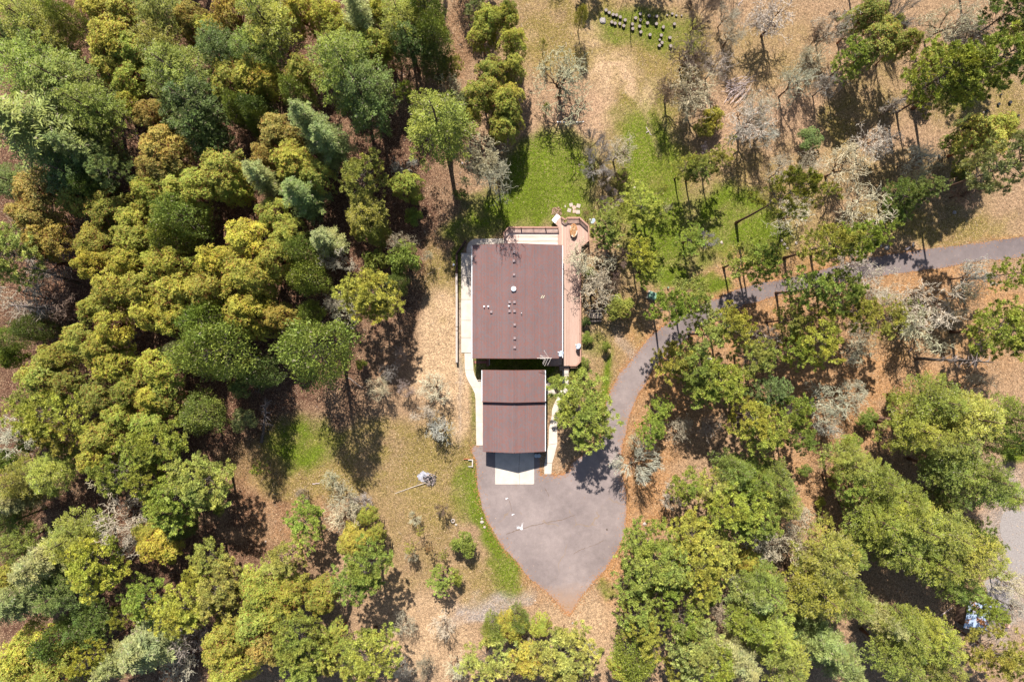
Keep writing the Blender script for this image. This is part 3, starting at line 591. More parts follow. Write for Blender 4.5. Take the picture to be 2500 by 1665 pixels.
# oval stone planter on the octagonal deck
STONE = [mat('stone_%s' % n_, c_, .9, .3, 5, .2, .3) for n_, c_ in (('tan', (.42, .27, .16)), ('pale', (.55, .47, .38)), ('rust', (.36, .17, .07)))]
x, y = W(1400.5, 562.5, 1.6); pl = thing('stone_planter', 'oval stone planter filled with orange leaves on the octagonal deck', 'planter', (x, y, DZ))
r = random.Random(4)
for lvl in range(4):
    for k in range(20):
        a = 2 * math.pi * (k + lvl * .5) / 20; ca_, sa_ = math.cos(a), math.sin(a); cx_, cy_ = x + ca_ * .42, y + sa_ * .82
        if abs(sa_) > .55: pass
        bx_ = .11 * r.uniform(.8, 1.15); q = G(); z0 = DZ + .005 + lvl * .155
        ang = math.atan2(sa_ / .82, ca_ / .42); cs, sn = math.cos(ang), math.sin(ang); hw = .075; hl = .115
        pts = [(cx_ + cs * i * hw - sn * j * hl, cy_ + sn * i * hw + cs * j * hl) for i, j in ((-1, -1), (1, -1), (1, 1), (-1, 1))]
        q.prism(pts, z0, z0 + .15 * r.uniform(.88, 1.0)); q.obj('stone', STONE[r.randrange(3)], pl)
g = G(); n = 24; top = [(x + .38 * math.cos(2 * math.pi * k / n), y + .77 * math.sin(2 * math.pi * k / n)) for k in range(n)]; g.prism(top, DZ + .004, DZ + .55)
g.obj('soil', mat('rusty_soil', (.26, .12, .05), .95, .6, 6, .1, .8, col2=(.40, .25, .13)), pl)
g = G()
for k in range(240):
    a = r.uniform(0, 6.28); rr = math.sqrt(r.random()); cx_, cy_ = x + .36 * rr * math.cos(a), y + .74 * rr * math.sin(a); s_ = r.uniform(.03, .08); b0 = r.uniform(0, 6.28); z = DZ + .555 + r.uniform(0, .08)
    g.add([(cx_ + s_ * math.cos(b0 + i * 1.57), cy_ + s_ * math.sin(b0 + i * 1.57), z + r.uniform(-.02, .03)) for i in range(4)], [(0, 1, 2, 3)], k % 2)
o = g.obj('leaf_litter', [mat('orange_leaf', (.32, .15, .06)), mat('tan_leaf', (.42, .28, .16))], pl); stuff(o)

# retaining wall west of the house
WALLT = mat('wall_cap', (.40, .34, .30), .9, .15, 2)
x, y = W(1115, 780); rw = thing('retaining_wall', 'long thin pale capped retaining wall on the west side of the house', 'retaining wall', (x, y, 0))
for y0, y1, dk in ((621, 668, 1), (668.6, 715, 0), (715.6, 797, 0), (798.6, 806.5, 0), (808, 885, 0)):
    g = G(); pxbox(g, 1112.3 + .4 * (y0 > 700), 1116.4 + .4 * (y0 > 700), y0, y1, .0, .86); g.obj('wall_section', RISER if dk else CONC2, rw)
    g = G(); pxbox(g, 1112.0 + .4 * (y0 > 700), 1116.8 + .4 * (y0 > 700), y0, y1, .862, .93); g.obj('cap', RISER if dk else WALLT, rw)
a = W(1137, 587, .9); c_ = W(1114, 619, .9); g = G(); g.beam((*a, .46), (*c_, .46), .16, .92); o = g.obj('wall_section', RISER, rw); o['label'] = 'dark diagonal end section'
o = None
g = G(); x, y = W(1107.5, 646.5, 1.1); g.tube([(x, y, 0), (x, y, 1.0)], .05, 8); g.tube([(x, y, 1.0), (x, y, 1.04), (x, y, 1.2), (x, y, 1.24)], [.02, .14, .14, .02], 12); tag(g.obj('garden_light', WHT, None, (x, y, 0)), 'small round white post light beside the retaining wall', 'light')

# satellite dishes and antenna
def dish(px_, py_, z, rad, az, label, pole_h, ht):
    x, y = W(px_, py_, ht); th = thing('satellite_dish', label, 'satellite dish', (x, y, z))
    n_ = Vector((math.cos(az) * .8, math.sin(az) * .8, .6)).normalized(); u = n_.cross(Vector((0, 0, 1))).normalized(); v_ = u.cross(n_)
    c_ = Vector((x, y, ht)); V = [c_ - n_ * .08]; F = []
    for ring in (1, 2, 3):
        rr = rad * ring / 3
        for k in range(20):
            a = 2 * math.pi * k / 20; V.append(c_ + (u * math.cos(a) + v_ * math.sin(a) * 1.1) * rr + n_ * (-.08 + .12 * (ring / 3) ** 2))
    for k in range(20):
        k2 = (k + 1) % 20; F.append((0, 1 + k, 1 + k2))
        for ring in (0, 1): F.append((1 + ring * 20 + k, 21 + ring * 20 + k, 21 + ring * 20 + k2, 1 + ring * 20 + k2))
    me_ = mesh_obj('reflector', V, F, DISHM, th, (x, y, z), None, True)
    md = me_.modifiers.new('thickness', 'SOLIDIFY'); md.thickness = .02
    g = G(); back = c_ - n_ * .1; g.tube([(back.x - n_.x * .12, back.y - n_.y * .12, z), (back.x - n_.x * .12, back.y - n_.y * .12, ht), tuple(back)], .03, 8); g.obj('mast', GUT, th)
    f_ = c_ + n_ * rad * 1.0 - v_ * rad * .35
    g = G(); g.tube([tuple(c_ - v_ * rad), tuple(f_)], .022, 6); g.beam(tuple(f_ - n_ * .07), tuple(f_ + n_ * .07), .1, .08); g.obj('feed_arm', GUT, th)
DISHM = mat('dish_grey', (.33, .38, .45), .5, .1)
dish(1370, 863.5, HZ(W(1368, 0, 4)[0]), .42, math.radians(150), 'pale satellite dish on the south east corner of the house roof', .6, 4.9)
dish(1412.5, 845.5, DZ, .42, math.radians(150), 'pale satellite dish on the railing of the east deck', 1, 2.0)
dish(1447.5, 540.5, 0, .42, math.radians(150), 'pale satellite dish on a pole in the bushes beside the octagonal deck', 1, 1.6)
x, y = W(1328, 872, 5.6); an = thing('roof_antenna', 'large television antenna with slanted rods at the house south edge', 'antenna', (x, y, 4.4))
def A3(u, v, z): return (*W(1080 + u / 5.8875, 740 + v / 5.8875, z), z)
AM = mat('antenna_metal', (.62, .56, .50), .5, .1)
g = G(); g.tube([A3(1360, 790, 6.2), A3(1572, 792, 6.2)], .028, 6); g.tube([A3(1470, 800, 6.2), A3(1472, 800, 4.2)], .035, 6); g.obj('boom', AM, an)
for (a, b_) in (((1405, 752), (1540, 785)), ((1460, 678), (1530, 790)), ((1520, 790), (1468, 905)), ((1560, 795), (1512, 893)), ((1490, 795), (1447, 885)), ((1475, 795), (1440, 865)), ((1412, 776), (1412, 806)), ((1425, 776), (1425, 806)), ((1438, 776), (1438, 808)), ((1450, 776), (1452, 808)), ((1405, 755), (1475, 790))):
    G().tube([A3(*a, 6.25), A3(*b_, 6.18)], .016, 5).obj('rod', AM, an)

# things round the house
x, y = W(1309, 1112, .9)
for qx, lab in ((1309, 'grey lidded bin in the shade beside the garage, left one'), (1316, 'grey lidded bin in the shade beside the garage, right one')):
    x, y = W(qx, 1112.5, .9); b0 = thing('trash_bin', lab, 'bin', (x, y, 0), 'bins beside the garage')
    G().tube([(x, y, .03), (x, y, .85)], [.2, .25], 12).obj('body', mat('bin_grey', (.22, .26, .28), .6), b0)
    G().tube([(x, y, .85), (x, y, .9), (x, y, .95)], [.27, .27, .12], 12).obj('lid', mat('lid_grey', (.38, .42, .44), .6), b0)
x, y = W(1594, 721, .8); eb = thing('utility_box', 'green metal utility box on a pad beside the driveway bend', 'utility box', (x, y, 0))
GM = mat('utility_green', (.10, .20, .14), .5, .2); GM2 = mat('utility_green_top', (.16, .28, .20), .5, .35, 3)
def rbox(g, cx, cy, hx, hy, a, z0, z1, m=0):
    c_, s_ = math.cos(a), math.sin(a); g.prism([(cx + c_ * i * hx - s_ * j * hy, cy + s_ * i * hx + c_ * j * hy) for i, j in ((-1, -1), (1, -1), (1, 1), (-1, 1))], z0, z1, m); return g
rbox(G(), x, y, .62, .55, -.35, 0, .08).obj('pad', CONC2, eb); rbox(G(), x, y, .5, .44, -.35, .082, .8).obj('cabinet', GM, eb); rbox(G(), x + .02, y + .05, .53, .36, -.35, .802, .86).obj('lid', GM2, eb)
x, y = W(1632, 702, .5); g = G(); g.tube([(x, y, 0), (x, y, .5)], .1, 10); tag(g.obj('green_pedestal', GM2, None, (x, y, 0)), 'small round green pedestal between the lawn and the driveway', 'pedestal')
# picnic table under the deck oaks
x, y = W(1454, 771, .7); pt = thing('picnic_table', 'dark weathered picnic table under the oaks east of the deck', 'picnic table', (x, y, 0)); TB = wood_mat('weathered_planks', (.09, .07, .06), (.17, .14, .12))
for k in range(5): G().box(x - .85, x + .85, y - .36 + k * .15, y - .22 + k * .15, .72, .76).obj('table_plank', TB, pt)
for s_ in (-1, 1): G().box(x - .85, x + .85, y + s_ * .68 - .12, y + s_ * .68 + .12, .42, .46).obj('bench_plank', TB, pt)
for s_ in (-1, 1):
    g = G(); g.box(x + s_ * .6 - .04, x + s_ * .6 + .04, y - .75, y + .75, .36, .418); g.beam((x + s_ * .6, y - .3, .718), (x + s_ * .6, y - .6, 0), .08, .08); g.beam((x + s_ * .6, y + .3, .718), (x + s_ * .6, y + .6, 0), .08, .08); g.obj('leg_frame', TB, pt)
# brick pavers in the shaded yard
BR = mat('red_paver', (.28, .12, .09), .9, .3, 4, .2, .2)
x, y = W(1175, 885); bp_ = thing('paver_path', 'short path of red brick pavers in the shaded yard behind the house', 'path', (x, y, 0))
for k in range(6): pxbox(G(), 1157 + k * 5.1, 1161.7 + k * 5.1, 881, 887.5, 0, .05).obj('brick', BR, bp_)
for k in range(4): pxbox(G(), 1188, 1193, 870 + k * 6.3, 875.8 + k * 6.3, 0, .052).obj('brick', BR, bp_)
pxbox(G(), 1193.6, 1196, 872, 892, 0, .3).obj('curb', CONC2, bp_)

def rock(name, px_, py_, rad, h, m, label, cat='stone', seed=1, group=None, z=0.0, asp=1.0):
    r = random.Random(seed); x, y = W(px_, py_, h); bm = bmesh.new(); bmesh.ops.create_icosphere(bm, subdivisions=2, radius=1)
    for v in bm.verts: 
        s_ = 1 + r.uniform(-.16, .16); v.co = Vector((v.co.x * rad * s_ * asp, v.co.y * rad * s_, max(v.co.z, -.3) * h * s_ * .9))
    me_ = bpy.data.meshes.new(name); bm.to_mesh(me_); bm.free(); me_.materials.append(m); o = bpy.data.objects.new(name, me_); COL.objects.link(o); o.location = (x, y, z + .02)
    o.rotation_euler.z = r.uniform(0, 3); return tag(o, label, cat, group)
PALE = mat('pale_stone', (.38, .32, .27), .9, .2, 3, .2, .3); GREY = mat('grey_stone', (.28, .25, .235), .9, .25, 3, .2, .3)
# stepping stones by the deck
for k, (u, v_, s_, a, lab) in enumerate(((420, 1412, .16, .1, 'narrow sliver shaped stepping stone, leftmost of the lawn group'), (460, 1402, .24, .3, 'square stepping stone at the top middle of the lawn group'), (510, 1408, .26, -.3, 'square stepping stone at the top right of the lawn group'),
        (480, 1420, .24, .4, 'pinkish flecked stepping stone in the middle of the lawn group'), (447, 1439, .25, -.3, 'pale square stepping stone at the lower left of the lawn group'), (482, 1446, .22, 0, 'pinkish split stepping stone at the bottom middle of the lawn group'), (507, 1450, .26, 0, 'pale square stepping stone at the lower right of the lawn group'))):
    px_, py_ = tp('C', u, v_); x, y = W(px_, py_); g = G(); rbox(g, x, y, s_ * (.5 if k == 0 else 1), s_, a, 0, .05)
    tag(g.obj('stepping_stone', PALE if k not in (3, 5) else mat('pink_stone', (.48, .33, .26), .9, .3, 4), None, (x, y, 0)), lab, 'stepping stone', 'stepping stones on the lawn')
x, y = W(1359, 518); bc = thing('stone_circle', 'round patch of brown cobbles in front of the white landing', 'stone circle', (x, y, 0)); r = random.Random(8); cob = [mat('cobble_%s' % i, c_, .9, .3, 8) for i, c_ in (('brown', (.22, .12, .08)), ('tan', (.38, .25, .18)), ('dark', (.13, .08, .06)))]
cm = {}
for k in range(150):
    a = r.uniform(0, 6.28); rr = .72 * math.sqrt(r.random()); cx_, cy_ = x + rr * math.cos(a), y + rr * math.sin(a)
    if cy_ < y - .45: continue
    key = k % 12
    if key not in cm:
        s_ = r.uniform(.05, .09); q = G(); q.tube([(0, 0, 0), (0, 0, .03), (0, 0, .05)], [s_, s_ * 1.05, s_ * .6], 6); tmp = q.obj('cobble', cob[k % 3], bc, (0, 0, 0)); cm[key] = tmp; o = tmp
    else: o = cm[key].copy(); COL.objects.link(o)
    o.parent = bc; o.location = (cx_ - x, cy_ - y, .002 * (k % 9)); o.rotation_euler.z = a
# log rounds
LOGT = mat('cut_wood_grey', (.25, .21, .19), .9, .35, 7, .1, .2); LOGS = mat('log_bark_dark', (.10, .075, .06), .95, .4, 6, .1, .4)
LOGS_L = [(222, 85, 1, 'grey cut log round at the left end of the upper row in the top clearing'), (267, 120, 1, 'second grey log round from the left in the upper row'), (320, 147, 1, 'third grey log round from the left in the upper row'), (367, 153, 1, 'fourth log round in the upper row, touching the third one'),
    (418, 180, 1, 'fifth grey log round from the left in the upper row'), (485, 222, 1, 'sixth log round, alone left of the thin leaning tree'), (302, 250, 1, 'first log round of the lower left row, beside the wide stump'), (348, 267, 1, 'second log round of the lower left row'),
    (412, 270, 1, 'third log round of the lower left row'), (465, 300, 1, 'fourth log round of the lower left row'), (628, 193, 1, 'log round just right of the thin leaning tree'), (694, 136, 1, 'log round at the top of the middle group'), (695, 222, .9, 'dark split log round in the middle group'),
    (583, 276, 1, 'dark shaded log round at the foot of the thin leaning tree'), (590, 340, 1, 'log round just below the shaded one under the leaning tree'), (683, 308, 1, 'log round in the centre of the middle group'), (700, 385, 1, 'cracked log round at the bottom of the middle group'), (791, 262, 1, 'cracked log round left of centre right group'),
    (815, 163, 1, 'log round at the top of the right half, left one'), (915, 170, 1, 'cracked log round at the top of the right half, right one'), (913, 273, 1, 'log round in the middle of the right half'), (1008, 318, 1, 'log round right below the middle of the right half'), (1130, 135, .8, 'small log round near the far right top'),
    (1160, 275, .95, 'log round at the far right middle'), (826, 422, 1, 'heart shaped log round at the lower middle'), (980, 430, 1, 'log round lower right, upper of a stacked pair'), (1099, 463, 1, 'log round lower right, furthest right of the row'), (957, 492, .7, 'small log round in the lower right cluster'), (990, 530, 1, 'log round in the lower right cluster'),
    (955, 570, .95, 'dark log round at the bottom of the lower right cluster'), (1110, 576, 1.05, 'log round lowest of all beside the oak branches'), (1060, 155, .6, 'tiny log round near the far right top'), (1258, 160, .55, 'tiny log round at the far right end'), (1185, 160, .7, 'dark broken log round at the far right top')]
for k, (u, v_, s_, lab) in enumerate(LOGS_L):
    px_, py_ = 1440 + u / 5.608, 10 + v_ / 5.608; h = .38 * (1 if s_ > .8 else .6); x, y = W(px_, py_, h); lr = thing('log_round', lab, 'log', (x, y, 0), 'cut log rounds standing in the top clearing'); r = random.Random(k)
    rad = .23 * s_; pts = [(x + rad * r.uniform(.9, 1.08) * math.cos(2 * math.pi * i / 12), y + rad * r.uniform(.9, 1.08) * math.sin(2 * math.pi * i / 12)) for i in range(12)]
    G().prism(pts, 0, h).obj('bark', LOGS, lr); pin = [(x + (p[0] - x) * .93, y + (p[1] - y) * .93) for p in pts]; G().prism(pin, h - .01, h + .012).obj('cut_face', LOGT, lr)
x, y = tp('C', 678, 140); rock('wide_stump', x, y, .46, .25, GREY, 'wide flat grey stump left of the log rounds', 'stump', 5)
# chips and scrap
DK2 = mat('dead_branch_pale', (.52, .42, .40), .9, .35, 5, .1, .3)
def stick_pile(nm, cxp, cyp, R, n, mats, label, cat, seed, zs=.5, ang=None, rad=.05, ln=(1, 3)):
    x, y = W(cxp, cyp); th = thing(nm, label, cat, (x, y, 0)); r = random.Random(seed)
    for k in range(n):
        a0 = r.uniform(0, 6.28) if ang is None else r.gauss(ang, .35); rr = R * math.sqrt(r.random()) * .7; b0 = r.uniform(0, 6.28)
        p = Vector((x + rr * math.cos(b0), y + rr * math.sin(b0), r.uniform(.06, zs))); L = r.uniform(*ln); d = Vector((math.cos(a0), math.sin(a0), 0)); pts = []
        for i in range(5):
            q = p + d * L * (i / 4 - .5) + Vector((r.uniform(-.1, .1), r.uniform(-.1, .1), r.uniform(-.05, .05))) * L * .5; q.z = max(q.z, .04); pts.append(q)
        G().tube(pts, [rad * r.uniform(.6, 1.3) * (1 - .18 * i) for i in range(5)], 5).obj('branch', mats[r.randrange(len(mats))], th)
    return th
stick_pile('brush_pile', 1803, 216, 2.0, 44, [DK2, DK2, MAT['deadwood']], 'tangled pile of pale bleached branches in the upper right litter', 'brush pile', 3, .7, .45, .05, (1.2, 3.6))
CH = mat('charred_wood', (.035, .035, .038), .95, .3, 8); ASH = mat('grey_ash', (.42, .42, .46), .95, .4, 3, .1, .4, col2=(.14, .14, .16))
bpile = stick_pile('burn_pile', 1051, 1170, 1.15, 60, [CH, CH, MAT['deadwood'], DK2], 'burn pile of charred sticks and white ash in the lower clearing', 'burn pile', 6, .4, None, .045, (.5, 1.4))
x, y = W(1035, 1163); g = G(); r = random.Random(2); n = 26
g.add([(x, y, .09)] + [(x + (.95 + r.uniform(-.2, .2)) * math.cos(2 * math.pi * i / n), y + (.65 + r.uniform(-.15, .15)) * math.sin(2 * math.pi * i / n), .012) for i in range(n)], [(0, 1 + i, 1 + (i + 1) % n) for i in range(n)]); g.obj('ash', ASH, bpile, smooth=True)
g = G(); a = W(964, 1204.5); b_ = W(1041, 1177); g.tube([(*a, .06), ((a[0] + b_[0]) / 2, (a[1] + b_[1]) / 2 + .04, .1), (*b_, .25)], [.03, .04, .05], 7); tag(g.obj('long_pole', mat('bleached_pole', (.50, .42, .36), .8, .2), None, (*a, 0)), 'long pale pole lying against the burn pile', 'pole')
# ring planter, stones, misc
x, y = tp('J', 1417, 463); x, y = W(x, y); n = 18; g = G(); V = []; F = []
for i in range(n):
    for j in range(6):
        a = 2 * math.pi * i / n; b1 = 2 * math.pi * j / 6; V.append((x + (.22 + .09 * math.cos(b1)) * math.cos(a), y + (.22 + .09 * math.cos(b1)) * math.sin(a), .16 + .16 * math.sin(b1)))
        F.append((i * 6 + j, ((i + 1) % n) * 6 + j, ((i + 1) % n) * 6 + (j + 1) % 6, i * 6 + (j + 1) % 6))
g.add(V, F); tag(g.obj('stone_ring', PALE, None, (x, y, 0)), 'pale round ring of stone in the lower clearing', 'stone ring')
for k, (tl, u, v_, rad, m, lab) in enumerate((('J', 1437, 493, .2, PALE, 'pale flat stone just below the stone ring'), ('J', 1612, 450, .2, PALE, 'pale stone in the green strip by the apron, highest'), ('J', 1615, 475, .26, PALE, 'pale stone in the green strip by the apron, second'), ('J', 1632, 510, .24, PALE, 'pale stone in the green strip by the apron, lowest'),
        ('K', 965, 488, .34, PALE, 'pale upright boulder among leaves east of the apron'), ('G', 1490, 118, .25, PALE, 'pale rock under the leafless purple tree on the lawn'), ('G', 785, 140, .2, PALE, 'white rock among bushes east of the octagonal deck'), ('D', 1512, 826, .3, PALE, 'pale rock in the olive grass near the right edge'),
        ('D', 1548, 768, .16, PALE, 'small pale rock beside the dark pots'), ('D', 1350, 1452, .32, GREY, 'grey white rock above the road shadow on the right'), ('H', 888, 152, .4, GREY, 'grey rock beside the road under the pines'), ('H', 845, 140, .2, GREY, 'small grey rock left of the grey roadside rock'),
        ('H', 165, 105, .22, PALE, 'pale stone in the green patch by the road, first'), ('H', 185, 130, .26, PALE, 'pale stone in the green patch by the road, second'), ('H', 205, 158, .24, PALE, 'pale stone in the green patch by the road, third'), ('H', 265, 120, .24, PALE, 'pale stone right of the green patch by the road'),
        ('K', 470, 1165, .16, GREY, 'small whitish rock below the apron tip'), ('J', 135, 607, .15, PALE, 'small white rock in the litter of the lower clearing'), ('C', 1755, 620, .22, PALE, 'white rock at the right of the brush pile'), ('C', 895, 1285, .2, PALE, 'pinkish pale rock between the lawn and the centre pines'),
        ('K', 705, 525, .14, LOGS, 'dark lump on the east side of the asphalt apron'), ('B', 1480, 1115, .2, GREY, 'grey rock beside the tall fir trunk shadow'), ('K', 215, 1010, .12, PALE, 'small white rock on the west edge of the apron tip'))):
    px_, py_ = tp(tl, u, v_); rock('rock', px_, py_, rad * .8, rad * .6, m, lab, 'rock', 20 + k, None, 0, random.Random(k).uniform(.8, 1.3))
x, y = tp('J', 1535, 72); x, y = W(x, y, .3); sl = thing('stone_trough', 'white open frame trough with reddish bar left of the driveway corner', 'trough', (x, y, 0))
g = G(); g.box(x - .28, x + .22, y + .38, y + .5, 0, .32); g.box(x + .22, x + .36, y - .5, y + .5, 0, .32); g.box(x - .28, x + .22, y - .5, y - .42, 0, .2); g.obj('frame', mat('white_stone', (.48, .44, .40), .8, .3), sl)
g = G(); g.box(x - .9, x - .05, y + .53, y + .58, .0, .25); g.obj('bar', mat('red_bar', (.42, .14, .07), .8), sl)
BLK = mat('black_pot', (.02, .02, .022), .6)
for k, (u, v_, rad, lab) in enumerate(((1650, 712, .2, 'black pot in the olive grass near the right edge, left large one'), (1729, 700, .22, 'black pot in the olive grass near the right edge, right large one'), (1570, 758, .17, 'small dark pot beside a pale rock'), (1745, 765, .15, 'small dark pot below the large ones'), (1785, 790, .14, 'small dark pot nearest the right edge'), (1666, 648, .13, 'small dark pot above the large ones'))):
    px_, py_ = tp('D', u, v_); x, y = W(px_, py_, .3); po = thing('plant_pot', lab, 'pot', (x, y, 0), 'dark pots in the grass')
    G().tube([(x, y, 0), (x, y, .3), (x, y, .34), (x, y, .26)], [rad * .75, rad, rad, rad * .85], 14, cap=True).obj('body', BLK, po); G().tube([(x, y, .27), (x, y, .29)], rad * .8, 12).obj('soil', mat('pot_soil', (.12, .08, .05)), po)
def log(tl, a, b_, rad, m, label, nm='fallen_log', cat='log', z=None):
    pa = W(*tp(tl, *a)); pb = W(*tp(tl, *b_)); z = z or rad * .9; g = G(); r = random.Random(int(a[0])); pts = []; n = 6
    for i in range(n + 1):
        f = i / n; pts.append((pa[0] * (1 - f) + pb[0] * f + r.uniform(-.05, .05), pa[1] * (1 - f) + pb[1] * f + r.uniform(-.05, .05), z))
    g.tube(pts, [rad * (1 - .05 * i) for i in range(n + 1)], 9); tag(g.obj(nm, m, None, (*pa, 0)), label, cat)
log('G', (1390, 911), (1422, 915), .2, DK2, 'short pale log chunk among the pines below the road')
log('H', (1005, 170), (1035, 152), .18, DK2, 'pale cut log beside the road, lower one')
log('H', (1055, 145), (1062, 118), .16, GREY, 'pale cut log beside the road, upper one')
log('L', (765, 1038), (845, 1100), .3, MAT['barkgrey'], 'thick grey log lying in the dark gap between the firs')
log('H', (820, 1312), (945, 1335), .26, MAT['bark'], 'dark fallen log under the thin branches near the broad firs')
log('A', (1330, 930), (1410, 1000), .12, MAT['bark'], 'thin dark fallen trunk in the upper left forest')
log('A', (1550, 320), (1640, 400), .14, MAT['bark'], 'dark fallen trunk above the pale yellow madrones')
log('H', (1030, 870), (1055, 835), .04, DK2, 'thin pale stick on the litter above the dead pine', 'stick', 'stick')
log('C', (970, 872), (1008, 928), .05, DK2, 'crossed pale stick on the centre grass track, long one', 'stick', 'stick')
log('C', (972, 912), (990, 896), .05, DK2, 'crossed pale stick on the centre grass track, short one', 'stick', 'stick', .14)
log('C', (424, 292), (428, 318), .03, DK2, 'tiny pale stick in the top clearing', 'stick', 'stick')
log('J', (455, 213), (505, 208), .07, DK2, 'pale branch lying left of the small lichen oak', 'stick', 'stick')
log('L', (1250, 1110), (1330, 1055), .07, DK2, 'pale pole lying left of the metal roofed shed', 'stick', 'stick')
log('C', (1598, 42), (1635, 2), .06, DK2, 'pale stick near the top edge', 'stick', 'stick')
log('F', (700, 1040), (800, 1110), .06, MAT['deadwood'], 'thin dead branch south east of the big round cedar', 'stick', 'stick')
px_, py_ = tp('K', 410, 1180); x, y = W(px_, py_); G0 = G(); G0.tube([(x, y, 0), (x, y, 1.1)], .1, 8); tag(G0.obj('wooden_post', MAT['bark'], None, (x, y, 0)), 'short dark wooden post just below the apron tip', 'post')
# rope with white tags under the big oak
a = W(*tp('C', 368, 834), 1.5); b_ = W(*tp('C', 548, 832), 1.5); rp = thing('tag_line', 'thin cord with little white tags strung under the big bare oak', 'cord', (*a, 0))
G().tube([(a[0] + (b_[0] - a[0]) * i / 8, a[1] + (b_[1] - a[1]) * i / 8, 1.5 - .25 * math.sin(math.pi * i / 8)) for i in range(9)], .012, 4).obj('cord', WHT, rp)
for i in (0, 1, 2, 3, 4, 6, 8): xx = a[0] + (b_[0] - a[0]) * i / 8.2; yy = a[1] + (b_[1] - a[1]) * i / 8.2; zz = 1.44 - .25 * math.sin(math.pi * i / 8.2); G().box(xx - .07, xx + .07, yy - .06, yy + .06, zz - .03, zz).obj('tag', WHT, rp)
# metal roofed shed lower right
def SP(u, v, z=0): return (*W(2330 + u / 4.976, 1380 + v / 4.976, z), z)
shm = bpy.data.materials.new('corrugated_metal'); shm.use_nodes = True; t = shm.node_tree; b = t.nodes['Principled BSDF']; b.inputs['Roughness'].default_value = .45; b.inputs['Metallic'].default_value = .3
geo = N(t, 'ShaderNodeNewGeometry'); rust = RANGE(t, NOISE(t, geo.outputs['Position'], .9, 5, .7), .52, .60)
t.links.new(MIX(t, rust, (.46, .56, .72), (.40, .17, .06)), b.inputs['Base Color'])
x, y, _ = SP(290, 640); shed = thing('shed', 'low shed with a rusty pale blue corrugated metal roof', 'shed', (x, y, 0))
A_, B_, C_, D_ = [Vector(SP(*q)) for q in ((110, 755, 2.3), (405, 808, 2.3), (470, 470, 2.9), (185, 430, 2.9))]
nsh = 6
for s_ in range(nsh):
    g = G(); m_ = 8
    for k in range(m_):
        u0 = (s_ + k / m_) / nsh + .001; u1 = (s_ + (k + 1) / m_) / nsh + (0 if k < m_ - 1 else -.001); z0 = .03 * math.sin(k * math.pi * 1.0 / m_ * 4); z1 = .03 * math.sin((k + 1) * math.pi / m_ * 4); up = Vector((0, 0, 1))
        g.add([A_.lerp(B_, u0) + up * z0, A_.lerp(B_, u1) + up * z1, D_.lerp(C_, u1) + up * z1, D_.lerp(C_, u0) + up * z0], [(0, 1, 2, 3)])
    o = g.obj('roof_panel', shm, shed); md = o.modifiers.new('t', 'SOLIDIFY'); md.thickness = .02; md.offset = -1
ce = (A_ + B_ + C_ + D_) / 4
q = [ce + (p - ce) * .88 for p in (A_, B_, C_, D_)]
G().prism([(p.x, p.y) for p in q], 0, 2.15).obj('walls', WALL, shed)
for p in q: G().box(p.x - .06, p.x + .06, p.y - .06, p.y + .06, 0, p.z - .1).obj('corner_post', RISER, shed)
x, y, _ = SP(630, 728); g = G(); rbox(g, x, y, .38, .22, -.1, 0, .25); tag(g.obj('pink_board', mat('pinkish_board', (.50, .27, .22)), None, (x, y, 0)), 'small pinkish board on the gravel right of the shed', 'board')

# ------------------------------------------------------------------ plants: meshes built once per kind, copied with own size, turn and colour
def quads_mesh(name, C, A, S, L, Wd, tone, limbs, mats, leafslot=0, pw=None):
    """diamond leaves at C along A with side vector S, plus limb tubes (G) in slot 1"""
    n = len(C); A = A / np.maximum(np.linalg.norm(A, axis=1, keepdims=True), 1e-6)
    S = S - A * (S * A).sum(1, keepdims=True); S = S / np.maximum(np.linalg.norm(S, axis=1, keepdims=True), 1e-6)
    a = A * (L / 2)[:, None]; s = S * (Wd / 2)[:, None]
    V = np.stack([C - a, C + s, C + a, C - s], 1).reshape(-1, 3); F = np.arange(4 * n).reshape(-1, 4)
    lv = np.array(limbs.v, float).reshape(-1, 3); base = len(V)
    lf = [f for f in limbs.f if len(f) == 4]; lf = np.array(lf, int).reshape(-1, 4) + base
    V = np.vstack([V, lv]) if len(lv) else V; FF = np.vstack([F, lf]) if len(lf) else F
    me = np_mesh(name, V, FF)
    mi = np.zeros(len(FF), np.int32); lm = np.array([m for f, m in zip(limbs.f, limbs.m) if len(f) == 4], np.int32)
    mi[:n] = leafslot
    if len(lf): mi[n:] = lm
    me.polygons.foreach_set('material_index', mi)
    tn = np.zeros(len(FF), np.float32); tn[:n] = tone; at_ = me.attributes.new('tone', 'FLOAT', 'FACE'); at_.data.foreach_set('value', tn)
    for m in mats: me.materials.append(m)
    return me
def unit(v): return v / np.maximum(np.linalg.norm(v, axis=-1, keepdims=True), 1e-6)
def trunk_mesh(name, H, r0, r1, m, seed, bend=.15):
    r = random.Random(seed); g = G(); n = 9; pts = []; bx = by = 0
    for i in range(n + 1):
        pts.append((bx, by, H * i / n - (.1 if i == 0 else 0))); bx += r.uniform(-bend, bend); by += r.uniform(-bend, bend)
    rad = [r0 * (1.35 if i == 0 else 1) * (1 - i / n) + r1 * (i / n) for i in range(n + 1)]
    g.tube(pts, rad, 8); me = bpy.data.meshes.new(name); me.from_pydata(g.v, [], g.f); me.materials.append(m); me.polygons.foreach_set('use_smooth', [True] * len(g.f)); return me, pts
